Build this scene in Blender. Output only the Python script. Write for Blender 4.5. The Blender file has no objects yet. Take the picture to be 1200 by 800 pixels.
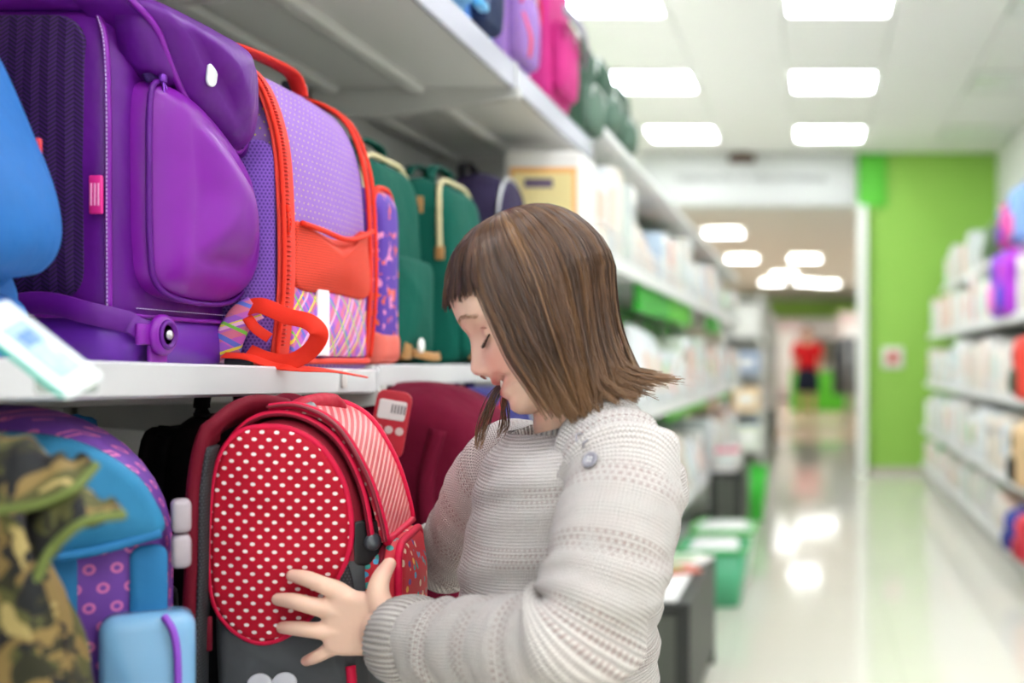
import bpy, bmesh, math, random
import numpy as np
from mathutils import Vector, Matrix
random.seed(7); np.random.seed(7)
PI = math.pi
sc = bpy.context.scene
C = sc.collection

# ------------------------------------------------------------------ camera
CAM_H = 1.05
FPX = 1400.0                      # focal length in pixels of a 1200 px wide frame
cam = bpy.data.cameras.new('camera'); camo = bpy.data.objects.new('camera', cam); C.objects.link(camo)
camo.location = (0, 0, CAM_H); camo.rotation_euler = (PI/2, 0, 0)
cam.sensor_width = 36; cam.lens = FPX*36/1200
cam.shift_x = -(953-600)/1200; cam.shift_y = (425-400)/1200
cam.clip_start = .02; cam.clip_end = 100
cam.dof.use_dof = True; cam.dof.focus_distance = 1.30; cam.dof.aperture_fstop = 2.5
sc.camera = camo
# ------------------------------------------------------------------ world, exposure
w = bpy.data.worlds.new('world'); sc.world = w; w.use_nodes = True
w.node_tree.nodes['Background'].inputs[0].default_value = (.93, .96, 1, 1)
w.node_tree.nodes['Background'].inputs[1].default_value = .3
sc.view_settings.view_transform = 'Standard'; sc.view_settings.look = 'None'
sc.view_settings.gamma = 1; sc.view_settings.use_curve_mapping = False
sc.view_settings.exposure = 0.0
PANEL_POWER = 17.6                # radiance of the lit ceiling panels
try: sc.cycles.use_denoising = True
except Exception: pass

def at(px, py, Y):                # point of the place seen at a pixel of the photograph, Y metres down the aisle
    return np.array([(px-953)/FPX*Y, Y, CAM_H-(py-425)/FPX*Y])

# ------------------------------------------------------------------ colour + node helpers
def lin(c):
    return c/12.92 if c <= .04045 else ((c+.055)/1.055)**2.4
def rgb(h):
    h = h.lstrip('#'); return tuple(lin(int(h[i:i+2], 16)/255) for i in (0, 2, 4))+(1,)
class E:
    def __init__(s, nt, k): s.nt = nt; s.k = k
    def m(s, op, b=None, c=None):
        n = s.nt.nodes.new('ShaderNodeMath'); n.operation = op
        for i, v in enumerate((s, b, c)):
            if v is None: continue
            if isinstance(v, E): s.nt.links.new(v.k, n.inputs[i])
            else: n.inputs[i].default_value = v
        return E(s.nt, n.outputs[0])
    def __add__(s, b): return s.m('ADD', b)
    def __sub__(s, b): return s.m('SUBTRACT', b)
    def __mul__(s, b): return s.m('MULTIPLY', b)
    def __truediv__(s, b): return s.m('DIVIDE', b)
    def fr(s): return s.m('FRACT')
    def fl(s): return s.m('FLOOR')
    def ab(s): return s.m('ABSOLUTE')
    def sin(s): return s.m('SINE')
    def lt(s, b): return s.m('LESS_THAN', b)
    def gt(s, b): return s.m('GREATER_THAN', b)
    def mod(s, b): return s.m('FLOORED_MODULO', b)
    def mx(s, b): return s.m('MAXIMUM', b)
    def mn(s, b): return s.m('MINIMUM', b)
    def pw(s, b): return s.m('POWER', b)
    def smooth(s, a, b):
        n = s.nt.nodes.new('ShaderNodeMapRange'); n.interpolation_type = 'SMOOTHSTEP'
        s.nt.links.new(s.k, n.inputs[0]); n.inputs[1].default_value = a; n.inputs[2].default_value = b
        return E(s.nt, n.outputs[0])
class Mat:
    def __init__(s, name, col='#808080', rough=.6, **kw):
        s.mat = bpy.data.materials.new(name); s.mat.use_nodes = True
        s.nt = s.mat.node_tree; s.b = s.nt.nodes['Principled BSDF']
        s.b.inputs['Base Color'].default_value = rgb(col) if isinstance(col, str) else col
        s.b.inputs['Roughness'].default_value = rough
        for k, v in kw.items():
            s.b.inputs[k.replace('_', ' ')].default_value = v
        s._bump = None
    def node(s, t, **kw):
        n = s.nt.nodes.new(t)
        for k, v in kw.items(): setattr(n, k, v)
        return n
    def xyz(s, kind='Object'):
        t = s.node('ShaderNodeTexCoord'); p = s.node('ShaderNodeSeparateXYZ')
        s.nt.links.new(t.outputs[kind], p.inputs[0])
        return [E(s.nt, p.outputs[i]) for i in range(3)]
    def noise(s, scale, detail=3, kind='Object', out=0, stretch=None, dist=0):
        t = s.node('ShaderNodeTexCoord'); n = s.node('ShaderNodeTexNoise')
        src = t.outputs[kind]
        if stretch:
            mp = s.node('ShaderNodeMapping'); mp.inputs['Scale'].default_value = stretch
            s.nt.links.new(src, mp.inputs[0]); src = mp.outputs[0]
        s.nt.links.new(src, n.inputs['Vector'])
        n.inputs['Scale'].default_value = scale; n.inputs['Detail'].default_value = detail
        n.inputs['Distortion'].default_value = dist
        return E(s.nt, n.outputs[out])
    def rnd_obj(s): return E(s.nt, s.node('ShaderNodeObjectInfo').outputs['Random'])
    def rnd_island(s): return E(s.nt, s.node('ShaderNodeNewGeometry').outputs['Random Per Island'])
    def attr(s, name):
        n = s.node('ShaderNodeAttribute', attribute_name=name); return n
    def mix(s, fac, a, b):
        n = s.node('ShaderNodeMix', data_type='RGBA')
        for i, v in ((0, fac), (6, a), (7, b)):
            if isinstance(v, E): s.nt.links.new(v.k, n.inputs[i])
            elif isinstance(v, str): n.inputs[i].default_value = rgb(v)
            else: n.inputs[i].default_value = v
        return E(s.nt, n.outputs[2])
    def ramp(s, fac, stops, interp='LINEAR'):
        n = s.node('ShaderNodeValToRGB'); n.color_ramp.interpolation = interp
        el = n.color_ramp.elements
        while len(el) < len(stops): el.new(.5)
        for e, (p, c) in zip(el, stops): e.position = p; e.color = rgb(c)
        s.nt.links.new(fac.k, n.inputs[0]); return E(s.nt, n.outputs[0])
    def color(s, e): s.nt.links.new(e.k, s.b.inputs['Base Color']); return s
    def set(s, inp, e): s.nt.links.new(e.k, s.b.inputs[inp]); return s
    def bump(s, h, dist=.001, strength=1):
        n = s.node('ShaderNodeBump'); n.inputs['Distance'].default_value = dist; n.inputs['Strength'].default_value = strength
        s.nt.links.new(h.k, n.inputs['Height'])
        if s._bump: s.nt.links.new(s._bump, n.inputs['Normal'])
        s._bump = n.outputs[0]; s.nt.links.new(s._bump, s.b.inputs['Normal']); return s
def dots(u, v, p, q, rx, ry):     # mask of staggered oval dots
    v = v/q; row = v.fl(); u = u/p+row.mod(2)*.5
    a = (u.fr()-.5)*(p/rx); b = (v.fr()-.5)*(q/ry)
    return (a*a+b*b).lt(1)
def plain(name, col, rough=.5, **kw): return Mat(name, col, rough, **kw).mat
def fabric(name, col, rough=.75, wrinkle=.0015, wscale=14, weave=700, var=.12, **kw):
    kw.setdefault('Specular_IOR_Level', .2); m = Mat(name, col, rough, **kw)
    n = m.noise(wscale, 3)
    c = rgb(col); dk = tuple(x*(1-var) for x in c[:3])+(1,); lt = tuple(min(1, x*(1+var)) for x in c[:3])+(1,)
    m.color(m.mix(m.noise(wscale*2.2, 4), dk, lt))
    m.bump(n, wrinkle*6); m.bump(m.noise(weave, 1), .0004, .5)
    return m.mat

# ------------------------------------------------------------------ mesh helpers
def link(name, me, mat=None, parent=None, smooth=True):
    if mat is not None:
        for x in (mat if isinstance(mat, (list, tuple)) else [mat]): me.materials.append(x)
    if smooth is True: me.polygons.foreach_set('use_smooth', [True]*len(me.polygons))
    o = bpy.data.objects.new(name, me); C.objects.link(o)
    if parent is not None: o.parent = parent
    return o
def mesh(name, vf, mat=None, parent=None, smooth=True, uv=None, sharp=None):
    v, f = vf[0], vf[1]
    me = bpy.data.meshes.new(name); me.from_pydata([tuple(map(float, p)) for p in v], [], f)
    if len(vf) > 2 and uv is None: uv = vf[2]
    if uv is not None:
        l = me.uv_layers.new(name='UVMap')
        idx = np.empty(len(me.loops), dtype=np.int32); me.loops.foreach_get('vertex_index', idx)
        l.data.foreach_set('uv', np.asarray(uv, dtype=np.float32)[idx].ravel())
    bm = bmesh.new(); bm.from_mesh(me); bmesh.ops.recalc_face_normals(bm, faces=bm.faces); bm.to_mesh(me); bm.free()
    me.update()
    o = link(name, me, mat, parent, smooth)
    if smooth and sharp: 
        try: me.set_sharp_from_angle(angle=math.radians(sharp))
        except Exception: pass
    return o
def tag(o, label=None, cat=None, group=None, kind=None):
    if label: o['label'] = label
    if cat: o['category'] = cat
    if group: o['group'] = group
    if kind: o['kind'] = kind
    return o
def thing(name, label, cat, loc=(0, 0, 0), rz=0, group=None):
    o = bpy.data.objects.new(name, None); C.objects.link(o); o.empty_display_size = .05
    o.location = tuple(map(float, loc)); o.rotation_euler = (0, 0, rz)
    return tag(o, label, cat, group)
def dup(o, parent=None):
    c = o.copy(); C.objects.link(c)
    if parent is not None: c.parent = parent
    for ch in o.children: dup(ch, c)
    return c
def join(*parts):
    V, F, U = [], [], []
    uvok = all(len(p) > 2 for p in parts)
    for p in parts:
        n = len(V); V += [tuple(x) for x in p[0]]; F += [tuple(i+n for i in f) for f in p[1]]
        if uvok: U += [tuple(x) for x in p[2]]
    return (V, F, U) if uvok else (V, F)
def xf(vf, mat):                  # transform by a Matrix
    M = np.array(mat); v = np.asarray(vf[0], float)
    v = v@M[:3, :3].T+M[:3, 3]
    return (v, vf[1])+tuple(vf[2:])
def T(x=0, y=0, z=0, rx=0, ry=0, rz=0, s=1):
    return Matrix.Translation((x, y, z))@Matrix.Rotation(rz, 4, 'Z')@Matrix.Rotation(ry, 4, 'Y')@Matrix.Rotation(rx, 4, 'X')@Matrix.Scale(s, 4)
def box(cx, cy, cz, sx, sy, sz):
    v = [(cx+a*sx/2, cy+b*sy/2, cz+c*sz/2) for a in (-1, 1) for b in (-1, 1) for c in (-1, 1)]
    return v, [(0, 1, 3, 2), (4, 6, 7, 5), (0, 4, 5, 1), (2, 3, 7, 6), (0, 2, 6, 4), (1, 5, 7, 3)]
def rbox(cx, cy, cz, sx, sy, sz, r=.01, seg=3):
    bm = bmesh.new(); bmesh.ops.create_cube(bm, size=1)
    for v in bm.verts: v.co = Vector((v.co.x*sx, v.co.y*sy, v.co.z*sz))
    bmesh.ops.bevel(bm, geom=list(bm.edges), offset=r, segments=seg, profile=.5, affect='EDGES')
    v = [(p.co.x+cx, p.co.y+cy, p.co.z+cz) for p in bm.verts]; bm.verts.index_update()
    f = [tuple(q.index for q in p.verts) for p in bm.faces]; bm.free()
    return v, f
def quad_grid(nr, nc, closed):
    F = []
    for i in range(nr-1):
        for j in range(nc if closed else nc-1):
            k = (j+1) % nc; F.append((i*nc+j, i*nc+k, (i+1)*nc+k, (i+1)*nc+j))
    return F
def loft(rings, closed=True, cap0=True, cap1=True, uv=False):
    n = len(rings[0]); V = [tuple(p) for r in rings for p in r]; F = quad_grid(len(rings), n, closed)
    UV = []
    if uv:
        for i, r in enumerate(rings): UV += [(j/n, i/(len(rings)-1)) for j in range(n)]
    for cap, i in ((cap0, 0), (cap1, len(rings)-1)):
        if cap:
            c = np.mean(np.asarray(rings[i], float), axis=0); k = len(V); V.append(tuple(c)); UV.append((.5, i/(len(rings)-1)))
            for j in range(n): F.append((k, i*n+j, i*n+(j+1) % n))
    return (V, F, UV) if uv else (V, F)
def cr(pts, n=8, closed=False):   # Catmull-Rom
    P = np.asarray(pts, float); m = len(P); out = []
    for i in range(m if closed else m-1):
        if closed: a, b, c, d = P[(i-1) % m], P[i], P[(i+1) % m], P[(i+2) % m]
        else: a, b, c, d = P[max(i-1, 0)], P[i], P[i+1], P[min(i+2, m-1)]
        for k in range(n):
            t = k/n; out.append(.5*((2*b)+(c-a)*t+(2*a-5*b+4*c-d)*t*t+(3*b-a-3*c+d)*t**3))
    if not closed: out.append(P[-1])
    return np.array(out)
def rrect(w, h, r, n=6, cx=0, cy=0, p=None):
    rs = r if isinstance(r, (tuple, list)) else (r,)*4      # br, tr, tl, bl
    out = []
    for (sx, sy, a0, rr) in ((1, -1, -90, rs[0]), (1, 1, 0, rs[1]), (-1, 1, 90, rs[2]), (-1, -1, 180, rs[3])):
        for k in range(n+1):
            a = math.radians(a0+90*k/n)
            out.append((cx+sx*(w/2-rr)+rr*math.cos(a), cy+sy*(h/2-rr)+rr*math.sin(a)))
    return out
def frames(P, ref, closed=False):
    P = np.asarray(P, float); n = len(P)
    if closed: Tn = np.roll(P, -1, 0)-np.roll(P, 1, 0)
    else:
        Tn = np.empty_like(P); Tn[1:-1] = P[2:]-P[:-2]; Tn[0] = P[1]-P[0]; Tn[-1] = P[-1]-P[-2]
    Tn /= np.linalg.norm(Tn, axis=1)[:, None]+1e-12
    R = np.asarray(ref, float)
    if R.ndim == 1: R = np.tile(R, (n, 1))
    B = np.cross(Tn, R); l = np.linalg.norm(B, axis=1)
    for i in range(n):
        if l[i] < 1e-4: B[i] = B[i-1] if i else np.cross(Tn[i], (.3, .5, .8)); l[i] = np.linalg.norm(B[i])
    B /= l[:, None]; N = np.cross(B, Tn)
    return Tn, B, N
def sweep(path, prof, ref=(0, 0, 1), closed=False, scale=None, uv=False):
    P = np.asarray(path, float); _, B, N = frames(P, ref, closed); rings = []
    for i in range(len(P)):
        s = 1 if scale is None else scale[i]
        rings.append([P[i]+s*(a*B[i]+b*N[i]) for a, b in prof])
    if closed: rings.append(rings[0])
    return loft(rings, True, not closed, not closed, uv)
def circ(r, n=8): return [(r*math.cos(2*PI*k/n), r*math.sin(2*PI*k/n)) for k in range(n)]
def tube(path, r, n=8, closed=False, ref=(0.13, .21, .97), scale=None): return sweep(path, circ(r, n), ref, closed, scale)
def ribbon(path, wid, th, ref, closed=False, scale=None):     # width lies along T x ref, thickness along ref
    a, b = wid/2, th/2; c = min(a, b)*.6
    return sweep(path, [(a, -b+c), (a, b-c), (a-c, b), (-a+c, b), (-a, b-c), (-a, -b+c), (-a+c, -b), (a-c, -b)], ref, closed, scale)
def puff(outline, depth, r=.008, bulge=.01, place=lambda u, v, n: (n, u, v), rings=5, cseg=4, power=2):
    O = np.asarray(outline, float); c = (O.max(0)+O.min(0))/2; D = O-c; L = np.linalg.norm(D, axis=1)[:, None]
    R = [(O, 0.)]
    if depth > r: R.append((O, (depth-r)))
    for k in range(1, cseg+1):
        a = PI/2*k/cseg; R.append((O-D/L*r*(1-math.cos(a)), depth-r+r*math.sin(a)))
    rim = R[-1][0]-c
    for k in range(1, rings):
        s = 1-k/rings; R.append((c+rim*s, depth+bulge*(1-s**power)))
    n = len(O); V = []; UV = []
    for o, h in R:
        for p in o: V.append(place(p[0], p[1], h)); UV.append((p[0], p[1]))
    F = quad_grid(len(R), n, True); k = len(V)
    V.append(place(c[0], c[1], depth+bulge)); UV.append(tuple(c)); b = (len(R)-1)*n
    F += [(k, b+j, b+(j+1) % n) for j in range(n)]
    V.append(place(c[0], c[1], 0.)); UV.append(tuple(c)); F += [(k+1, (j+1) % n, j) for j in range(n)]
    return V, F, UV
def lathe(prof, n=24):            # (r, z) about z
    rings = [[(r*math.cos(2*PI*k/n), r*math.sin(2*PI*k/n), z) for k in range(n)] for r, z in prof]
    return loft(rings)
def surf_on(px, py, objs):         # where the view ray of a pixel meets given objects: (point, normal) in world space
    from mathutils.bvhtree import BVHTree
    bpy.context.view_layer.update(); best = None; o0 = Vector((0, 0, CAM_H)); d = Vector(tuple(at(px, py, 1.)-np.array((0, 0, CAM_H)))).normalized()
    for ob in objs:
        W = ob.matrix_world; t = BVHTree.FromPolygons([W@v.co for v in ob.data.vertices], [tuple(p.vertices) for p in ob.data.polygons]); h = t.ray_cast(o0, d)
        if h[0] is not None and (best is None or h[3] < best[2]): best = (h[0], h[1] if h[1].dot(d) < 0 else -h[1], h[3])
    return best
def glyphs(txt, size, depth=.0004):
    cu = bpy.data.curves.new('lettering', 'FONT'); cu.body = txt; cu.size = size; cu.extrude = depth; cu.align_x = 'CENTER'; cu.align_y = 'CENTER'
    cu.resolution_u = 2
    o = bpy.data.objects.new('lettering', cu); C.objects.link(o)
    me = bpy.data.meshes.new_from_object(o); bpy.data.objects.remove(o)
    v = [tuple(p.co) for p in me.vertices]; f = [tuple(p.vertices) for p in me.polygons]
    bpy.data.meshes.remove(me); return v, f
# ------------------------------------------------------------------ the setting
CEIL = 3.05; TILE = .635; WALLY = 11.3; EDGE = -.62; BACKX = -1.04
m = Mat('floor_tile', '#dcdacb', .1, Specular_IOR_Level=.24)
x, y, z = m.xyz()
fx, fy = ((x+.3)/.6).fr(), (y/.6).fr()
joint = (fx.lt(.006)).mx(fy.lt(.006))
m.color(m.mix(joint, m.mix(m.noise(1.2, 4), '#cecbbb', '#d8d5c8'), '#bfbcad'))
m.set('Roughness', m.noise(3, 3)*.05+.05); m.bump(m.noise(1.5, 2), .002, .2)
FLOOR = m.mat
def structure(name, vf, mat, parent=None, label=None):
    o = mesh(name, vf, mat, parent, False); o['kind'] = 'structure'
    return tag(o, label)
WHITE_WALL = plain('white_wall_paint', '#efefea', .7)
m = Mat('green_wall_paint', '#8cc63a', .55); m.color(m.mix(m.noise(2, 2), '#98cc50', '#a2d65c')); GREEN_WALL = m.mat
GREEN_BRIGHT = plain('bright_green_paint', '#5cc92e', .5)
structure('floor', box(-1.5, 5.5, -.05, 9, 21, .1), FLOOR, label='glossy cream tiled shop floor mirroring the lights')
m = Mat('hall_floor', '#d9c3ad', .25); m.color(m.mix(m.noise(.7, 3), '#dcc7b2', '#cfb49b')); 
structure('floor_hall', box(-1.5, 26, -.05, 9, 20, .1), m.mat, label='pale pinkish floor of the hall behind the opening')
m = Mat('ceiling_board', '#f5f4f0', .8); CEIL_M = m.mat
ceil = structure('ceiling', box(-1.5, 16, CEIL+.06, 9, 40, .1), plain('ceiling_grid_metal', '#eceee6', .6), label='suspended ceiling of square white tiles')
structure('wall_left', box(-5.05, 16, 1.5, .1, 40, 3.2), WHITE_WALL)
structure('wall_right', box(1.785, 3.6, 1.5, .1, 15.4, 3.2), WHITE_WALL, label='white side wall above the right shelving')
structure('wall_back', box(1.165, WALLY+.15, 1.525, 1.33, .3, 3.05), GREEN_WALL, label='lime green wall at the end of the aisle')
structure('wall_header', box(-2.3, WALLY+.15, 2.785, 5.6, .3, .53), WHITE_WALL)
structure('wall_header_end', box(.555, WALLY-.02, 2.785, .27, .03, .53), GREEN_BRIGHT, label='brighter green block at the upper corner of the green wall')
structure('wall_far_left', box(-4.0, WALLY+.15, 1.26, 2.0, .3, 2.52), WHITE_WALL)
structure('trim_1', box(.46, WALLY+.02, 1.26, .085, .36, 2.52), plain('white_jamb_paint', '#e8ebe2', .5), label='white jamb of the opening beside the green wall')
structure('baseboard_back', box(1.165, WALLY-.012, .035, 1.3, .02, .07), plain('skirting_beige', '#cfc9b8', .5))
structure('wall_entrance', box(-1.5, -5.05, 1.5, 9, .1, 3.2), WHITE_WALL)
structure('wall_hall_right', box(2.45, 26, 1.5, .1, 29, 3.2), WHITE_WALL)
structure('wall_hall_end', box(-1.5, 35.05, 1.5, 9, .1, 3.2), plain('hall_end_paint', '#d8dccb', .7))
structure('trim_2', box(-.5, 34.9, 2.62, 4, .15, .5), GREEN_WALL, label='green fascia band on the far end wall')
# ceiling tiles and light panels
LX = [.14-TILE*2*k for k in range(-1, 4)]
LY = [8.4+TILE*3*k for k in range(-7, 3)]
lit_mat = Mat('lamp_diffuser_lit', '#ffffff', .5, Emission_Strength=PANEL_POWER); lit_mat.b.inputs['Emission Color'].default_value = (.955, .99, 1.06, 1)
off_mat = plain('lamp_diffuser_unlit', '#f1f2ee', .3)
frame_m = plain('lamp_frame_white', '#e6e6e2', .4)
tmesh = None
def tile_vf():
    g = TILE/2-.003; return loft([[(-g, -g, .03), (g, -g, .03), (g, g, .03), (-g, g, .03)], [(-g, -g, .004), (g, -g, .004), (g, g, .004), (-g, g, .004)],
                                  [(-g+.006, -g+.006, 0), (g-.006, -g+.006, 0), (g-.006, g-.006, 0), (-g+.006, g-.006, 0)]], True, False, True)
lights_at = set()
for i in range(-7, 4):
    for j in range(-7*3, 5):
        X, Y = .14+TILE*i, 8.4+TILE*j
        if i % 2 == 0 and j % 3 == 0: lights_at.add((i, j)); continue
        if not (-3.0 < X < 1.6 and 4.0 < Y < 11.2): continue
        if tmesh is None:
            o = mesh('ceiling_tile', tile_vf(), CEIL_M, ceil, False); tmesh = o.data
        else: o = bpy.data.objects.new('ceiling_tile', tmesh); C.objects.link(o); o.parent = ceil
        o.location = (X, Y, CEIL-.025)
# the ceiling away from the picture: one board field per side
bm_parts = []
for i in range(-7, 4):
    for j in range(-7*3, 5):
        X, Y = .14+TILE*i, 8.4+TILE*j
        if (i, j) in lights_at or (-3.0 < X < 1.6 and 4.0 < Y < 11.2) or X > 1.7: continue
        bm_parts.append(xf(tile_vf(), T(X, Y, CEIL-.025)))
o = mesh('ceiling_tile_field', join(*bm_parts), CEIL_M, ceil, False); o['kind'] = 'stuff'
lm = {}
hall_lit = Mat('hall_lamp_diffuser', '#ffffff', .5, Emission_Strength=PANEL_POWER*1.0)
def ceiling_light(X, Y, on, label, group, z=CEIL):
    t = thing('ceiling_light', label, 'ceiling light', (X, Y, z-.03), 0, group)
    if not lm:
        g = TILE/2-.008
        def fr(a, b, z0, z1):
            q = lambda s, zz: [(-s, -s, zz), (s, -s, zz), (s, s, zz), (-s, s, zz)]
            return loft([q(a, z1), q(a, z0), q(b, z0), q(b, z1)], True, False, False)
        o = mesh('frame', fr(g, g-.03, -.004, .028), frame_m, t, False); lm['f'] = o.data
        q = lambda s, zz: [(-s, -s, zz), (s, -s, zz), (s, s, zz), (-s, s, zz)]
        v = loft([q(g-.029, .01), q(g-.032, .004)], True, True, True)
        lm['on'] = mesh('diffuser', v, lit_mat.mat, t, False).data
        d = mesh('diffuser', v, off_mat, None, False); lm['off'] = d.data; bpy.data.objects.remove(d)
        fin = mesh('louvre_bar', join(*[box(k*.145, 0, .004, .006, 2*g-.06, .016) for k in (-1, 0, 1)]), frame_m, t, False); lm['l'] = fin.data
        return t
    for nm, k in (('frame', 'f'), ('diffuser', 'on' if on else 'off'), ('louvre_bar', 'l')):
        o = bpy.data.objects.new(nm, lm[k]); C.objects.link(o); o.parent = t
    return t
rowname = {-1: 'first visible row from the camera', 0: 'middle row', 1: 'row nearest the white banner'}
for (i, j) in sorted(lights_at):
    X, Y = .14+TILE*i, 8.4+TILE*j
    if X < -4.6 or X > 1.6: continue
    seen = Y > 6 and X > -1.5
    if seen and j//3 in rowname:
        col = {-2: 'above the left shelving', 0: 'above the middle of the aisle', 2: 'above the right shelving'}.get(i, 'beside the others')
        on = i != 2
        ceiling_light(X, Y, on, ('lit' if on else 'unlit')+' square ceiling panel '+col+', '+rowname[j//3], 'ceiling panels of the aisle')
    else:
        ceiling_light(X, Y, True, 'lit square ceiling panel overhead near the camera', 'ceiling panels overhead')
HALL_AT = ('left of the middle, just beyond the opening', 'left column, second row', 'middle column, second row', 'left of the far cluster', 'right part of the far cluster', 'front of the far cluster', 'rightmost of the far cluster')
for hk, (X, Y) in enumerate(((-1.37, 18.3), (-1.36, 22.8), (-.16, 22.8), (-1.0, 29.5), (-.15, 29.5), (-.65, 27), (.35, 30), (-3, 18), (1.2, 17), (-3, 24), (1.6, 25), (-3, 21), (-3, 14))+tuple((x_, y_) for x_ in (1.75, -3.6) for y_ in (13.2, 16, 19, 22, 25, 28, 31))):  # panels past the named ones are added out of view to brighten the hall
    ceiling_light(X, Y, True, ('lit hall ceiling panel, '+HALL_AT[hk]) if hk < 7 else 'lit panel added out of view behind the walls to brighten the hall', 'ceiling panels of the far hall', CEIL)
    d_ = [q for q in C.objects if q.name.startswith('diffuser')][-1]
    if 'hd' not in lm: lm['hd'] = d_.data.copy(); lm['hd'].materials[0] = hall_lit.mat
    d_.data = lm['hd']
# the small box on the header, the banner, the safety sign
t = thing('emergency_lamp', 'small brown box fixed at the ceiling above the white banner', 'box', (-.667, WALLY-.1, CEIL-.09))
bm_ = plain('brown_plastic', '#4a3428', .5)
mesh('housing', rbox(0, 0, 0, .25, .12, .075, .012), bm_, t); mesh('mounting_plate', rbox(0, 0, .045, .12, .08, .02, .005), bm_, t); mesh('lens', rbox(0, -.058, -.005, .18, .012, .035, .004), plain('brown_lens', '#6b5140', .2), t)
bx0, bx1 = (752-953)/FPX*11.2, (1001-953)/FPX*11.2
t = thing('banner_sign', 'long white banner with a faint grey inscription over the opening', 'sign', ((bx0+bx1)/2, WALLY-.06, 2.53))
mesh('panel', rbox(0, 0, .245, bx1-bx0, .08, .49, .01, 2), plain('banner_white', '#cfd1ce', .5), t)
mk = []
random.seed(3)
xx = -.66
for wlen in (9, 1, 12):           # the inscription is too blurred to read: grey strokes where its letters stand
    for k in range(wlen):
        hgt = random.choice((.05, .05, .06, .075)); wd = random.uniform(.028, .045)
        mk.append(box(xx, -.042, .245+random.uniform(-.004, .004), .012, .004, hgt)); mk.append(box(xx+wd*.55, -.042, .245+random.choice((-.018, 0, .018)), wd*.7, .004, .012)); mk.append(box(xx+wd, -.042, .243, .01, .004, hgt*.8)); xx += wd+.022
    xx += .05
mesh('inscription', join(*mk), plain('banner_grey_print', '#7f827f', .6), t, False)['kind'] = 'stuff'
t = thing('safety_sign', 'small white square sign with a red symbol on the green wall', 'sign', ((1046-953)/FPX*WALLY, WALLY-.012, 1.0))
mesh('plate', rbox(0, 0, .1, .2, .02, .2, .006, 2), plain('sign_white', '#f3ece4', .4), t); 
mesh('symbol', join(box(0, -.012, .1, .075, .004, .1), box(0, -.0125, .1, .11, .004, .035)), plain('sign_red', '#d8382f', .5), t, False)

# ------------------------------------------------------------------ left shelving
M_SHELF = Mat('white_shelf_enamel', '#d0d0cc', .35); M_SHELF = M_SHELF.mat
M_UNDER = plain('shelf_bracket_grey', '#c3c3be', .45)
M_BACKP = plain('shelf_back_panel', '#c6c6c1', .5)
RAIL_UP = plain('price_rail_lilac', '#a9a9b6', .25)
m = Mat('price_rail_plastic', '#cfcfd0', .25, Transmission_Weight=.0); M_RAIL = m.mat
GREEN_P = plain('green_back_panel', '#1fae1f', .45)
def tilt(vf, y0, z0, y1, z1):     # shear in z along y
    v = np.asarray(vf[0], float).copy(); v[:, 2] += z0+(v[:, 1]-y0)/(y1-y0)*(z1-z0); return v, vf[1]
def bracket(par, y, xf_, zt, depth_h=.075):
    pr = [(BACKX+.005, zt), (xf_+.015, zt), (xf_+.015, zt-.02), (BACKX+.15, zt-depth_h), (BACKX+.005, zt-depth_h*.82)]
    V = [(a, y-.006, b) for a, b in pr]+[(a, y+.006, b) for a, b in pr]; n = len(pr)
    F = [tuple(range(n)), tuple(range(2*n-1, n-1, -1))]+[(i, (i+1) % n, (i+1) % n+n, i+n) for i in range(n)]
    return mesh('bracket', (V, F), M_UNDER, par, False)
def shelf(par, y0, y1, front, zt0, zt1, th=.028, rails=True):
    g = .0015
    wdt = front-BACKX
    pf = rrect(wdt, th, .004, 2)
    rings = [[(BACKX+wdt/2+a, yy, b-th/2) for a, b in pf] for yy in (y0+g, y1-g)]
    s = mesh('shelf', tilt(loft(rings), y0, zt0, y1, zt1), M_SHELF, par, True, sharp=40)
    rp = [(front, -.001), (front+.006, .0005), (front+.0095, -.002), (front+.009, -th-.002), (front+.004, -th-.005), (front-.002, -th-.002)]
    if rails:
        mesh('price_rail', tilt(loft([[(a, yy, b) for a, b in rp] for yy in (y0+.006, y1-.006)]), y0, zt0, y1, zt1), RAIL_UP if zt0 > 1.5 else M_RAIL, s, False)
        cp = [(front-.004, .001), (front+.011, .003), (front+.0125, -.004), (front+.0115, -th-.009), (front+.004, -th-.012), (front-.004, -th-.006)]
        for yy in ((y1-.012, y1-.003),):
            mesh('rail_end', tilt(loft([[(a, k, b) for a, b in cp] for k in yy]), y0, zt0, y1, zt1), M_RAIL, s, False)
    for xr, wr in ((-.81, .035), (-.98, .03)):
        o = mesh('rib', tilt(loft([[(xr+a, yy, b-th-.007) for a, b in rrect(wr, .02, .006, 2)] for yy in (y0+.03, y1-.03)]), y0, zt0, y1, zt1), M_UNDER, s, True, sharp=40)
    bracket(s, y1-.008, front, (zt1)-th, .06); bracket(s, y0+.008, front, (zt0)-th, .06)
    return s
YJ = [.06, .87, 1.68, 2.459, 3.30]
SH_LOW = .655; LOWX = -.43; UPZ = 1.664
lab = ['white metal shelving bay nearest the camera, mostly out of view', 'white metal shelving bay holding the purple satchel and the red dotted backpack',
       'white metal shelving bay holding the teal backpacks', 'white metal shelving bay beneath the pink bag on the top shelf']
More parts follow.
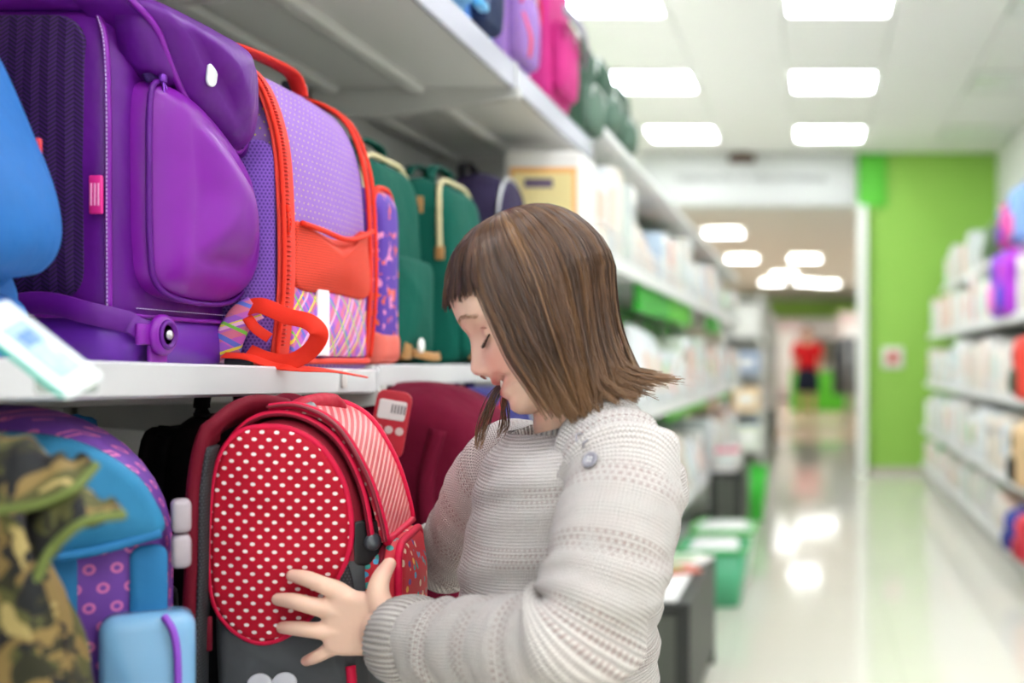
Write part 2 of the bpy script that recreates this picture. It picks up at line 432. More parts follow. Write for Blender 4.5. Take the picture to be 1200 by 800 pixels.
for k in range(4):
    y0, y1 = YJ[k], YJ[k+1]
    t = thing('shelving_unit', lab[k], 'shelving', (0, 0, 0), 0, 'bays of the left shelving')
    b = mesh('back_panel', box(BACKX-.012, (y0+y1)/2, 1.15, .012, y1-y0-.03, 2.2), M_BACKP, t, False)
    mesh('upright', box(BACKX-.012, y1, 1.15, .05, .028, 2.3), M_UNDER, t, False)
    if k == 0: mesh('upright', box(BACKX-.012, y0, 1.15, .05, .028, 2.3), M_UNDER, t, False)
    slots = mesh('slot', join(*[box(BACKX+.0135, y1, .2+.05*q, .002, .006, .03) for q in range(42)]), plain('slot_dark', '#3a3a38', .6), b, False)
    mz = (1.054, 1.040) if k == 1 else ((1.047, 1.047))
    shelf(t, y0, y1, EDGE, *mz)
    shelf(t, y0, y1, EDGE, UPZ, UPZ, .05)
    shelf(t, y0, y1, LOWX, SH_LOW, SH_LOW)
    mesh('base_shelf', rbox((BACKX+LOWX)/2, (y0+y1)/2, .15, LOWX-BACKX, y1-y0-.003, .03, .004, 2), M_SHELF, t, False)
    mesh('kick_plate', box(LOWX-.03, (y0+y1)/2, .068, .012, y1-y0-.004, .134), M_UNDER, t, False)
def shelf_z(Y): return 1.054+(Y-.87)/.81*(-.014) if Y < 1.68 else 1.047
# far bays: green backing, white trays
M_TRAY = plain('white_wire_tray', '#ececea', .4)
FARB = [3.30+.93*k for k in range(8)]
TIERS = [(1.36, -.60), (.88, -.60), (.42, -.60)]
protofar = None
for k in range(7):
    y0 = FARB[k]
    t = thing('shelving_unit', 'green-backed shelving bay with white trays, %s beyond the plain bays' % ('first second third fourth fifth sixth seventh'.split()[k]), 'shelving', (0, y0, 0), 0, 'green-backed bays of the left shelving')
    if protofar is None:
        mesh('back_panel', box(BACKX-.012, .465, .9, .012, .925, 1.75), GREEN_P, t, False)
        mesh('upright', box(BACKX, .015, .9, .045, .03, 1.78), M_UNDER, t, False)
        for zt, fx in TIERS:
            s = mesh('shelf', rbox((BACKX+fx)/2, .465, zt-.012, fx-BACKX, .92, .024, .004, 2), M_TRAY, t, False)
            mesh('price_rail', box(fx+.006, .465, zt-.012, .012, .92, .045), M_TRAY, s, False)
            wires = [box(fx-.004, .465, zt+.03*q, .005, .92, .005) for q in (1, 2, 3)]+[box(fx-.004, .02+.08*q, zt+.05, .004, .004, .1) for q in range(12)]
            mesh('wire_front', join(*wires), M_TRAY, s, False)
        s = mesh('top_shelf', rbox((BACKX-.6)/2, .465, 1.72, .44, .92, .024, .004, 2), M_TRAY, t, False)
        mesh('base_shelf', rbox((BACKX-.6)/2, .465, .12, .44, .92, .03, .004, 2), M_TRAY, t, False)
        protofar = t
    else:
        for ch in protofar.children: dup(ch, t)
    if k in (1, 2, 4): mesh('green_fascia', rbox(-.63, .465, 1.285, .02, .9, .1, .004, 1), GREEN_P if k != 2 else GREEN_BRIGHT, t, False)
    if k in (2, 3, 5): mesh('green_fascia', rbox(-.63, .465, .83, .02, .9, .07, .004, 1), GREEN_BRIGHT, t, False)
# right shelving
RT = [(.14, 1.0), (.46, 1.0), (.87, 1.03), (1.3, 1.06), (1.72, 1.18)]
protoright = None
for k in range(7):
    y0 = 10.9-.95*(k+1)
    t = thing('shelving_unit', 'white shelving bay of the right-hand row, %s from the green wall' % ('first second third fourth fifth sixth seventh'.split()[k]), 'shelving', (0, y0, 0), 0, 'bays of the right-hand shelving')
    if protoright is None:
        mesh('back_panel', box(1.69, .475, 1.05, .012, .945, 2.1), GREEN_P, t, False)
        mesh('upright', box(1.66, .015, 1.05, .05, .03, 2.1), M_UNDER, t, False)
        mesh('end_panel', box(1.5, .945, 1.05, .3, .006, 2.1), M_SHELF, t, False)
        for zt, fx in RT:
            s = mesh('shelf', rbox((1.66+fx)/2, .475, zt-.012, 1.66-fx, .94, .024, .004, 2), M_SHELF, t, False)
            mesh('price_rail', box(fx-.006, .475, zt-.01, .012, .94, .045), M_TRAY, s, False)
        mesh('kick_plate', box(1.03, .475, .06, .012, .94, .115), M_UNDER, t, False)
        protoright = t
    else:
        for ch in protoright.children: dup(ch, t)
# ------------------------------------------------------------------ bags: local x = front (towards the aisle), y = width, z = up
def slab(outline, w, r=.02, place=lambda u, v, n: (u, n, v), bulge=0., seg=4, mid=3):
    O = np.asarray(outline, float); c = (O.max(0)+O.min(0))/2; D = O-c; L = np.linalg.norm(D, axis=1)[:, None]
    R = []
    for k in range(seg+1):
        a = PI/2*k/seg; R.append((O-D/L*r*(1-math.sin(a)), -w/2+r*(1-math.cos(a))))
    for k in range(1, mid):
        n = -w/2+r+(w-2*r)*k/mid; q = 1-(2*n/w)**2; R.append((O+D/L*bulge*q, n))
    for k in range(seg, -1, -1):
        a = PI/2*k/seg; R.append((O-D/L*r*(1-math.sin(a)), w/2-r*(1-math.cos(a))))
    n = len(O); V = []; UV = []
    s = np.concatenate([[0], np.cumsum(np.linalg.norm(np.diff(O, axis=0), axis=1))])
    for o, h in R:
        for j, p in enumerate(o): V.append(place(p[0], p[1], h)); UV.append((h, s[j]))
    F = quad_grid(len(R), n, True)
    for i, sgn in ((0, -1), (len(R)-1, 1)):
        rim = R[i][0]-c; base = i*n; prev = base
        for q in (.66, .33):
            st = len(V)
            for j, p in enumerate(c+rim*q): V.append(place(p[0], p[1], R[i][1]+sgn*bulge*.6*(1-q*q))); UV.append((R[i][1], s[j]))
            F += [(prev+j, prev+(j+1) % n, st+(j+1) % n, st+j) for j in range(n)]; prev = st
        k = len(V); V.append(place(c[0], c[1], R[i][1]+sgn*bulge*.6)); UV.append((R[i][1], 0)); F += [(k, prev+j, prev+(j+1) % n) for j in range(n)]
    return V, F, UV
def front(x0): return lambda u, v, n: (x0+n, u, v)
def near(y0): return lambda u, v, n: (u, y0-n, v)
def top_arch(w, h, r, rb=.02, n=8): return rrect(w, h, (rb, r, r, rb), n, 0, h/2)
def pouch(base, u0, u1, z0, z1, r=.015, **k): return puff(rrect(u1-u0, z1-z0, r, 5, (u0+u1)/2, (z0+z1)/2), **k)
METAL = plain('zip_metal', '#b9b9b9', .3, Metallic=1)
BLACKP = plain('black_plastic', '#17181a', .4)
BLACKF = fabric('black_fabric', '#1c1b1e', .8)
def mesh_net(name, col, hole, p=.004):
    m = Mat(name, col, .7); x, y, z = m.xyz(); d = dots(x+y, z, p, p*.8, p*.3, p*.28); m.color(m.mix(d, col, hole)); m.bump(d*-1+1, .0008); return m.mat
def zip_puller(par, p, d=(0, 0, -1), mat=METAL, L=.02):
    p = np.array(p, float); d = np.array(d, float)
    o = mesh('zip_slider', rbox(p[0], p[1], p[2], .006, .008, .009, .002, 2), mat, par)
    q = [p+d*.004, p+d*L*.5+np.array((.002, -.003, 0)), p+d*L, p+d*L*.5+np.array((.002, .003, 0))]
    mesh('puller', tube(cr(q, 5, True), .0013, 6, True), mat, o); return o

# ---- purple satchel
pm = Mat('purple_satin', '#4f1290', .45, Specular_IOR_Level=.3); pm.color(pm.mix(pm.noise(9, 3), '#520974', '#64108a')); pm.bump(pm.noise(16, 3), .006); PUR = pm.mat
pm = Mat('purple_pocket_gloss', '#8a2ac2', .38, Specular_IOR_Level=.35); pm.color(pm.mix(pm.noise(7, 2, dist=.4), '#6f108c', '#871aa4')); pm.bump(pm.noise(9, 2), .006); PURL = pm.mat
pm = Mat('purple_chevron_mesh', '#4d1580', .7); x, y, z = pm.xyz(); ch = ((z*1.0+((x/.016).fr()-.5).ab()*.012)/.0045).fr(); pm.color(pm.mix(ch.gt(.5), '#420c68', '#210436')); pm.bump(ch, .001); PURM = pm.mat
PURD = fabric('deep_purple_fabric', '#2c0f4c', .8)
PURT = plain('purple_tray_plastic', '#6b25a8', .4)
SB = thing('satchel', 'glossy purple school satchel with a round buckle and a pink side tab', 'school bag', (-.785, 1.285, shelf_z(1.285)), 0)
def rr3(d, wd, z, r=.028, cx=0): return [(cx+a, b, z) for a, b in rrect(d, wd, min(r, d*.45, wd*.45), 6)]
mesh('body', loft([rr3(.19, .20, .03), rr3(.2, .21, .06), rr3(.2, .212, .2), rr3(.198, .21, .3), rr3(.185, .2, .345, .04), rr3(.15, .16, .368, .04), rr3(.08, .1, .378)]), PUR, SB)
mesh('base_tray', loft([rr3(.185, .195, .0, .03), rr3(.2, .21, .004, .03), rr3(.205, .215, .03, .03), rr3(.2, .21, .052, .03)]), PURT, SB)
tray_p = [(a, b, .05) for a, b in rrect(.206, .216, .03, 8)]
mesh('tray_piping', tube(tray_p, .0028, 6, True), PURL, SB)
dash = plain('stitch_thread', '#c9b3e0', .6)
def stitches(par, path, step=.0045, r=.0005, mat=dash):
    P = np.asarray(path, float); L = np.concatenate([[0], np.cumsum(np.linalg.norm(np.diff(P, axis=0), axis=1))]); out = []
    for s in np.arange(0, L[-1]-step, step):
        q = [np.array([np.interp(t, L, P[:, k]) for k in range(3)]) for t in (s, s+step*.62)]
        out.append(tube(q, r, 4))
    o = mesh('stitching', join(*out), mat, par, False); o['kind'] = 'stuff'; return o
stitches(SB, [(p[0]*1.02, p[1]*1.02, .058) for p in tray_p[7:36]])
mesh('side_mesh', puff(rrect(.155, .285, .03, 6, -.012, .205), .004, .003, .006, near(-.102)), PURM, SB)
mesh('side_mesh', puff(rrect(.155, .285, .03, 6, -.012, .205), .004, .003, .006, lambda u, v, n: (u, .102+n, v)), PURM, SB)
seam = cr([(.088, -.103, .055), (.0885, -.1045, .15), (.088, -.104, .25), (.084, -.102, .32), (.07, -.092, .352)], 6)
s_ = mesh('corner_seam', tube(seam, .0032, 8), PURL, SB); stitches(s_, seam+np.array((.0005, -.0036, 0)), .0042, .0006)
mesh('side_tab', rbox(.082, -.113, .168, .013, .004, .038, .0015, 2), plain('pink_tab', '#e0218a', .5), SB)
mesh('tab_print', join(*[box(.082+k*.0035, -.1153, .168, .0015, .0006, .022) for k in (-1, 0, 1)]), plain('tab_print_light', '#f2a3cc', .5), SB.children[-1], False)
pk = cr([(-.084, .12), (-.074, .084), (-.035, .07), (.045, .069), (.092, .086), (.112, .128), (.11, .18), (.094, .222), (.062, .252), (.016, .275), (-.034, .290), (-.07, .290), (-.084, .268), (-.086, .19)], 6, True)
pkt = mesh('front_pocket', puff(pk, .052, .044, .022, front(.092), 12, 10, 2.4), PURL, SB)
mesh('pocket_piping', tube([(.1+.018, p[0]*1.015, p[1]) for p in pk], .003, 6, True), PUR, pkt)
zp = cr([(.112, -.084, .29), (.118, -.06, .296), (.125, -.02, .292), (.13, .03, .275), (.13, .07, .252)], 6)
mesh('zip', ribbon(zp, .009, .003, (1, 0, .4)), PURD, pkt); zip_puller(pkt, (.122, -.07, .293), (0.05, .01, -1), plain('purple_zip', '#7a35ad', .3, Metallic=.5), .028)
up = cr([(-.09, .36), (-.088, .31), (-.06, .29), (0, .282), (.05, .262), (.09, .24), (.103, .27), (.1, .33), (.09, .36), (0, .37)], 6, True)
mesh('upper_pocket', puff(up, .04, .02, .012, front(.09), 6, 5), PUR, SB)
fl = cr([(-.098, .372), (-.085, .335), (-.045, .285), (.0, .262), (.04, .245), (.072, .25), (.089, .29), (.087, .35), (.08, .385), (0, .396)], 6, True)
flp = mesh('flap', puff(fl, .082, .03, .02, lambda u, v, n: (.068+n-.06*max(0, (v-.33)/.06)**2, u, v), 7, 6), PUR, SB)
mesh('flap_edge', tube([(.068+.06-.06*max(0, (p[1]-.33)/.06)**2, p[0]*1.01, p[1]-.001) for p in fl], .0035, 6, True), PURL, flp)
mesh('flap_top', loft([[(a, b, .37+.025*math.sin(PI*t)) for a, b in [(-.1+.2*t, -.1+.2*k/10) for k in range(11)]]+[(a, b, .355) for a, b in [(-.1+.2*t, .1-.2*k/10) for k in range(11)]] for t in np.linspace(0, 1, 9)], True, True, True), PUR, SB)
SB.scale = (1, 1.09, 1); SB.location.y += .0095
hr = surf_on(247, 87, [flp, [q for q in SB.children if q.name.startswith('upper_pocket')][0]])
if hr:
    Wi = SB.matrix_world.inverted(); MR = Wi@Matrix.Translation(hr[0])@hr[1].to_track_quat('Z', 'Y').to_matrix().to_4x4()
    mesh('reflector', xf(puff(rrect(.017, .026, .008, 5, 0, 0), .003, .0015, .001, lambda u, v, n: (u, v, n)), MR), plain('white_reflector', '#eceff0', .3), SB)
st = cr([(-.06, -.108, .02), (-.02, -.114, .052), (.03, -.116, .062), (.075, -.114, .052), (.102, -.098, .044), (.110, -.09, .038), (.113, -.066, .032)], 6)
mesh('side_strap', ribbon(st, .022, .003, [(0, -1, 0)]*20+[(.5, -.8, 0)]*6+[(1, -.2, 0)]*(len(st)-26)), PUR, SB)
bk = mesh('buckle', xf(lathe([(.0, 0), (.0175, 0), (.019, .002), (.019, .005), (.016, .008), (.0, .008)], 28), T(.112, -.06, .032, 0, PI/2, 0, 1.12)), PURL, SB)
mesh('buckle_ring', xf(lathe([(.009, .008), (.0105, .0105), (.0125, .0105), (.014, .008)], 24), T(.112, -.06, .032, 0, PI/2, 0, 1.12)), PUR, bk)
mesh('buckle_stud', xf(lathe([(0, .007), (.0045, .007), (.005, .010), (.003, .012), (0, .0125)], 16), T(.112, -.06, .032, 0, PI/2, 0, 1.12)), METAL, bk)
mesh('buckle_tab', rbox(.11, -.06, .008, .004, .03, .03, .0015, 2), PURL, bk)
mesh('strap_tip', rbox(.112, -.086, .032, .005, .022, .022, .002, 2), PURL, bk)
for yy in (-.06, .06):
    mesh('shoulder_strap', ribbon(cr([(-.1, yy, .34), (-.135, yy, .33), (-.15, yy*1.1, .22), (-.135, yy*1.2, .1), (-.1, yy*1.2, .05)], 6), .05, .014, (1, 0, .2)), PURD, SB)
mesh('carry_handle', tube(cr([(-.07, -.05, .37), (-.085, -.03, .4), (-.085, .03, .4), (-.07, .05, .37)], 6), .007, 8), PURD, SB)

# ---- lavender backpack with red zips
lm_ = Mat('lavender_dotted_fabric', '#b48ae0', .7, Specular_IOR_Level=.2); x, y, z = lm_.xyz(); d = dots(y+x*.9, z, .012, .008, .0011, .0011)
lm_.color(lm_.mix(d, lm_.mix(lm_.noise(10, 3), '#8d63b6', '#9b75c0'), '#d8c84e')); lm_.bump(lm_.noise(14, 2), .006); LAV = lm_.mat
RED = fabric('orange_red_webbing', '#e8341f', .6, .0004); CORAL = fabric('coral_zip_tape', '#e4463a', .6, .0004)
NETP = mesh_net('violet_net', '#8a5cc4', '#5a3392', .005); NETR = mesh_net('red_net', '#e23b1c', '#b01f0e', .004)
pl = Mat('plaid_print', '#c04fb4', .6); x, y, z = pl.xyz()
a, b = (y+z)*.707, (y-z)*.707
base = pl.mix(((a/.022).fr()).lt(.45), '#c65fc0', '#9b59c9')
base = pl.mix((((b/.022).fr()).lt(.4))*.55, base, '#e57a3c')
base = pl.mix(((a/.03+.3).fr()).lt(.12), base, '#5d6fd0'); base = pl.mix(((b/.026+.2).fr()).lt(.12), base, '#e8d63c'); base = pl.mix(((b/.034+.7).fr()).lt(.1), base, '#efb6d8'); base = pl.mix(((a/.034+.6).fr()).lt(.07), base, '#7ac843')
pl.color(base); PLAID = pl.mat
LB = thing('backpack', 'lavender backpack with red zips, red net pocket and plaid print', 'backpack', (-.715, 1.548, shelf_z(1.55)), 0)
side = cr([(-.085, .0), (.07, .0), (.086, .012), (.09, .1), (.088, .2), (.08, .28), (.055, .34), (.01, .368), (-.05, .37), (-.08, .34), (-.086, .2)], 6, True)
mesh('body', slab(side, .285, .026, bulge=.004), LAV, LB)
for s, nm in ((-1, 'near'), (1, 'far')):
    yy = s*.136
    pth = cr([(.084, yy, .015), (.092, yy, .1), (.091, yy, .2), (.083, yy, .28), (.058, yy, .343), (.012, yy, .373), (-.05, yy, .375), (-.082, yy, .35)], 6)
    _, _, N = frames(pth, (0, 1, 0)); nrm = np.array([np.cross((0, s, 0), (1, 0, 0))]*len(pth))
    ref = [(p[0]-0.0, s*.035, max(0, p[2]-.2)) for p in pth]
    zb = mesh('zip_band', ribbon(pth, .026, .004, ref), CORAL, LB)
    for off in (-.011, .012):
        mesh('piping', tube(pth+np.array((0.002, off, 0.001)), .0028, 6), RED, zb)
    teeth = [rbox(p[0]+.003, p[1], p[2]+.001, .004, .005, .0016, .0005, 1) for p in cr(pth, 3)[4:]]
    o = mesh('zip_teeth', join(*teeth), plain('zip_teeth_red', '#c22a22', .4), zb, False); o['kind'] = 'stuff'
zip_puller(LB, (.094, -.136, .19), (0.03, -.0, -1), RED, .03)
mesh('side_net', puff(rrect(.15, .25, .02, 6, .008, .145), .006, .004, .008, near(-.141)), NETP, LB)
mesh('side_patch', puff(rrect(.12, .05, .012, 5, .0, .30), .004, .003, .003, near(-.139)), fabric('deep_red_patch', '#b3190f', .6), LB)
q = cr([(-.118, .1), (-.118, .16), (-.114, .178), (-.06, .172), (0, .168), (.06, .176), (.108, .19), (.113, .17), (.114, .1), (0, .097)], 6, True)
np_ = mesh('net_pocket', puff(q, .01, .006, .01, front(.088), 6), NETR, LB)
mesh('pocket_rim', tube(cr([(.103, -.117, .175), (.106, -.06, .172), (.108, 0, .168), (.106, .06, .176), (.103, .11, .19)], 6), .0035, 8), RED, np_)
pp = mesh('plaid_panel', puff(rrect(.235, .085, .006, 4, -.003, .058), .006, .004, .006, front(.0875), 6), PLAID, LB)
mesh('white_stripe', puff(rrect(.034, .083, .003, 3, -.045, .058), .004, .002, .001, front(.096)), fabric('white_webbing', '#efe9ee', .6, .0003), pp)
mesh('base_piping', tube(cr([(.08, -.142, .012), (.09, -.12, .01), (.093, 0, .01), (.09, .12, .01), (.08, .142, .012)], 6), .004, 8), CORAL, LB)
mesh('carry_handle', ribbon(cr([(.01, -.135, .36), (.012, -.125, .385), (.015, -.08, .392), (.02, 0, .394), (.022, .04, .391), (.024, .055, .378), (.026, .06, .365)], 6), .022, .006, (0, .2, 1)), fabric('red_handle', '#d32a1e', .6), LB)
mesh('top_buckle', rbox(.0, .10, .385, .03, .03, .02, .006), BLACKP, LB)
for yy in (-.07, .07):
    mesh('shoulder_strap', ribbon(cr([(-.085, yy, .34), (-.11, yy, .33), (-.12, yy*1.2, .2), (-.11, yy*1.3, .08), (-.08, yy*1.4, .03)], 6), .05, .012, (1, 0, .2)), RED, LB)
lo = np.array(LB.location)
def lw(*pts): return [at(*p)-lo for p in pts]
pth = cr(lw((285, 362, 1.385), (306, 358, 1.378), (335, 370, 1.37), (362, 377, 1.365), (374, 392, 1.365), (362, 412, 1.37), (338, 424, 1.37), (312, 421, 1.375), (290, 412, 1.38)), 8)
mesh('loose_strap', ribbon(pth, .02, .002, (.35, -.9, .35)), RED, LB)
pth = cr(lw((262, 416, 1.375), (290, 418, 1.37), (320, 428, 1.365), (350, 431.5, 1.37), (385, 434, 1.41), (426, 441, 1.52)), 8)
mesh('strap_end', ribbon(pth, .012, .002, (.2, -.5, .8)), RED, LB)
mesh('strap_pad', ribbon(cr(lw((262, 425, 1.385), (270, 395, 1.38), (283, 372, 1.38), (300, 360, 1.385)), 6), .03, .006, (.5, -.8, .1)), PLAID, LB)
mesh('lower_strap', ribbon(cr(lw((290, 372, 1.38), (300, 385, 1.375), (316, 396, 1.38)), 5), .012, .003, (.4, -.9, .1)), RED, LB)
mesh('ladder_buckle', rbox(*(at(283, 424, 1.378)-lo), .034, .018, .012, .004), BLACKP, LB)

# ---- generic backpack used for bags seen only in part
def backpack(label, loc, rz, W, D, H, m_body, m_pocket, m_trim, m_strap, r=.09, bulge=.012, pocket=True, cat='backpack', name='backpack', handle=True, lean=0, group=None):
    t = thing(name, label, cat, loc, rz, group); t.rotation_euler = (0, lean, rz)
    O = top_arch(W, H, min(r, W*.48), .025)
    body = mesh('body', slab(O, D, .025, lambda u, v, n: (n, u, v), bulge), m_body, t)
    arch = [(D/2-.012, u*1.012, v) for u, v in O if v > H*.28]
    arch.sort(key=lambda p: math.atan2(p[1], p[2]-H*.3)); 
    zb = mesh('zip_band', tube(arch, .004, 6), m_trim, t)
    if pocket:
        po = rrect(W*.78, H*.46, (.03, .05, .05, .03), 5, 0, H*.30)
        p = mesh('front_pocket', puff(po, .035, .018, .014, front(D/2-.008)), m_pocket, t)
        mesh('pocket_zip', tube(cr([(D/2+.027, -W*.36, H*.38), (D/2+.03, -W*.3, H*.49), (D/2+.03, 0, H*.505), (D/2+.03, W*.3, H*.49), (D/2+.027, W*.36, H*.38)], 5), .003, 6), m_trim, p)
        zip_puller(p, (D/2+.032, W*.1, H*.5), (0, 0, -1))
    if handle: mesh('carry_handle', ribbon(cr([(-D*.2, -.05, H-.005), (-D*.2, -.045, H+.025), (-D*.2, 0, H+.034), (-D*.2, .045, H+.025), (-D*.2, .05, H-.005)], 6), .02, .005, (0, 0, 1)), m_strap, t)
    for s in (-1, 1):
        mesh('shoulder_strap', ribbon(cr([(-D/2+.005, s*W*.2, H*.93), (-D/2-.025, s*W*.2, H*.9), (-D/2-.032, s*W*.27, H*.5), (-D/2-.02, s*W*.36, H*.2), (-D/2+.005, s*W*.38, H*.08)], 6), .05, .012, (1, 0, .2)), m_strap, t)
    return t
# ---- blue bag at the frame's edge
BLUE = fabric('bright_blue_shell', '#2468b0', .55, .001); BLUE2 = fabric('mid_blue_fabric', '#2a6fbe', .6)
BB = thing('school_bag', 'bright blue rounded school bag beside the purple satchel', 'school bag', (-.784, .985, shelf_z(.985)), 0)
so = cr([(-.09, .0), (.02, .0), (.06, .008), (.068, .04), (.06, .068), (.095, .078), (.112, .105), (.108, .15), (.085, .21), (.055, .275), (.02, .325), (-.05, .34), (-.09, .3), (-.095, .15)], 6, True)
mesh('body', slab(so, .215, .035, bulge=.004), BLUE, BB)
mesh('base_roll', slab(rrect(.17, .058, .025, 5, -.005, .031), .22, .03), BLUE2, BB)
mesh('piping', tube([(p[0]*1.0, -.075, p[1]) for p in so[30:64]], .003, 6), BLUE2, BB)
mesh('red_tab', rbox(.074, .1045, .195, .012, .006, .016, .002, 2), plain('red_tab', '#d12b3a', .5), BB)
mesh('carry_handle', ribbon(cr([(-.04, -.05, .335), (-.045, -.04, .365), (-.045, .04, .365), (-.04, .05, .335)], 6), .02, .006, (0, 0, 1)), BLUE2, BB)
for yy in (-.06, .06): mesh('shoulder_strap', ribbon(cr([(-.09, yy, .3), (-.125, yy, .28), (-.13, yy, .15), (-.09, yy, .04)], 6), .045, .012, (1, 0, .2)), BLUE2, BB)
# ---- tilted price holder clipped to the rail
PT = thing('price_holder', 'tilted white price holder with a bluish display clipped to the shelf rail', 'price tag', at(60, 452, .80))
p0 = np.array(PT.location)
A, B_, Cc, Dd = [at(*p)-p0 for p in ((-4, 352, .80), (112, 443, .815), (92, 458, .79), (-30, 385, .775))]
ux = (B_-A); ux /= np.linalg.norm(ux); cen = (A+B_+Cc+Dd)/4; vy = (A-Dd)-np.dot(A-Dd, ux)*ux; vy /= np.linalg.norm(vy); nz = np.cross(ux, vy); nz = nz if nz[1] < 0 else -nz
MP = Matrix(((ux[0], vy[0], nz[0], cen[0]), (ux[1], vy[1], nz[1], cen[1]), (ux[2], vy[2], nz[2], cen[2]), (0, 0, 0, 1)))
LP = float(np.linalg.norm(B_-A))
mesh('frame', xf(rbox(0, 0, 0, LP, .034, .006, .0028, 3), MP), plain('holder_white', '#dfe6e6', .3), PT)
mesh('display', xf(rbox(.002, .0005, .0032, LP*.62, .021, .0012, .0005, 1), MP), plain('display_blue', '#a9c4dc', .15), PT)
mesh('display_bar', xf(rbox(-.008, .0005, .0036, .012, .013, .0012, .0004, 1), MP), plain('display_blue_dark', '#5f86c4', .2), PT)
mesh('teal_edge', xf(rbox(0, -.0165, -.001, LP*.9, .002, .005, .0008, 1), MP), plain('teal_edge', '#37b9a6', .3), PT)
mesh('clip', rbox(*(at(78, 446, .84)-p0), .035, .02, .018, .003, 2), plain('clear_clip', '#bccabf', .15, Alpha=.55), PT)
o = tag(mesh('rail_label', rbox(-.6085, 1.55, 1.029, .003, .014, .024, .001, 1), plain('label_strip', '#cfc6c2', .4)), 'narrow translucent price label on the rail under the lavender backpack', 'price label')
# ---- small floral bag behind the lavender backpack
fm = Mat('violet_floral_print', '#5b2fa0', .6); n1 = fm.noise(55, 1); n2 = fm.noise(70, 1, stretch=(1, 1.3, .8))
fm.color(fm.mix(n2.gt(.66), fm.mix(n1.gt(.62), '#52299b', '#e2582f'), '#e88ab8')); FLOR = fm.mat
backpack('small violet floral bag with a salmon base, tucked behind the lavender backpack', (-.70, 1.78-.012, shelf_z(1.7)), 0, .08, .15, .26, FLOR, FLOR, RED, PURD, .03, .004, pocket=False, name='school_bag')
o = C.objects[-1].parent if False else None
fb = [q for q in C.objects if q.name.startswith('school_bag') and q.get('label', '').startswith('small violet')][0]
mesh('base_band', slab(rrect(.156, .05, .015, 4, 0, .026), .086, .015), fabric('salmon_base', '#d9695c', .6), fb)
# ---- teal backpacks
tm = Mat('teal_canvas', '#0f7a64', .8, Specular_IOR_Level=.15); tm.color(tm.mix(tm.noise(8, 3), '#04453a', '#075a4b')); tm.bump(tm.noise(12, 3), .008); TEAL = tm.mat
TEALD = fabric('teal_strap', '#0a4f43', .7); BEIGE = fabric('beige_zip_tape', '#cbbf95', .6, .0003); LEATH = fabric('tan_leather', '#a97b4b', .5, .0005)
def teal_bag(label, loc, rz):
    t = thing('backpack', label, 'backpack', loc, rz, 'teal canvas backpacks')
    W, D, H = .225, .13, .325
    O = rrect(W, H, (.03, .055, .055, .03), 6, 0, H/2)
    mesh('body', slab(O, D, .03, lambda u, v, n: (n+.018*(1-v/H)*(1 if n > 0 else 0), u, v), .012), TEAL, t)
    mesh('front_pocket', puff(rrect(W*.82, H*.5, (.03, .02, .02, .03), 5, 0, H*.28), .028, .015, .012, front(D/2+.005)), TEAL, t)
    zb = mesh('top_zip', tube(cr([(D/2-.012, -W/2-.001, H*.62), (D/2-.014, -W/2, H*.85), (D/2-.02, -W*.36, H*1.0), (D/2-.02, 0, H+.006), (D/2-.02, W*.36, H*1.0), (D/2-.014, W/2, H*.85), (D/2-.012, W/2+.001, H*.62)], 6), .005, 6), BEIGE, t)
    for s in (-1, 1):
        mesh('zip_end', rbox(D/2-.012, s*(W/2+.002), H*.6, .016, .008, .024, .003, 2), LEATH, zb)
        mesh('leather_patch', rbox(D/2-.055, s*(W/2+.004), H*.86, .03, .006, .03, .002, 2), LEATH, t)
        mesh('side_pocket', puff(rrect(.085, .13, .015, 4, -.005, .08), .014, .006, .008, (lambda s: lambda u, v, n: (u, s*(W/2+.002+n), v))(s)), TEAL, t)
        mesh('carry_handle', ribbon(cr([(s*.022, -.055, H-.004), (s*.02, -.05, H+.03), (s*.016, 0, H+.038), (s*.02, .05, H+.03), (s*.022, .055, H-.004)], 6), .018, .005, (0, 0, 1)), TEALD, t)
        mesh('shoulder_strap', ribbon(cr([(-D/2, s*.05, H*.93), (-D/2-.025, s*.05, H*.88), (-D/2-.03, s*.07, H*.5), (-D/2, s*.085, .04)], 6), .05, .012, (1, 0, .2)), TEAL, t)
    mesh('base_trim', rbox(D/2+.03, -.05, .022, .012, .035, .03, .004, 2), LEATH, t)
    mesh('base_webbing', ribbon(cr([(D/2+.035, -.03, .018), (D/2+.05, .03, .012), (D/2+.04, .09, .014)], 5), .014, .003, (1, 0, .2)), LEATH, t)
    mesh('white_tag', xf(lathe([(0, 0), (.011, 0), (.012, .002), (.011, .004), (0, .004)], 16), T(D/2+.045, -.025, .03, 0, PI/2)), plain('paper_white', '#eceae6', .5), t)
    return t
teal_bag('teal canvas backpack with beige zips right behind the lavender backpack', (-.742, 1.945, 1.048), 0)
teal_bag('teal canvas backpack with beige zips, half hidden by the girl', (-.71, 2.215, 1.048), 0)
DKP = fabric('dark_violet_fabric', '#2a2140', .7); 
backpack('dark violet backpack with a rounded top beyond the teal backpacks', (-.72, 2.6, 1.048), 0, .22, .15, .40, DKP, DKP, METAL, BLACKF, .1)

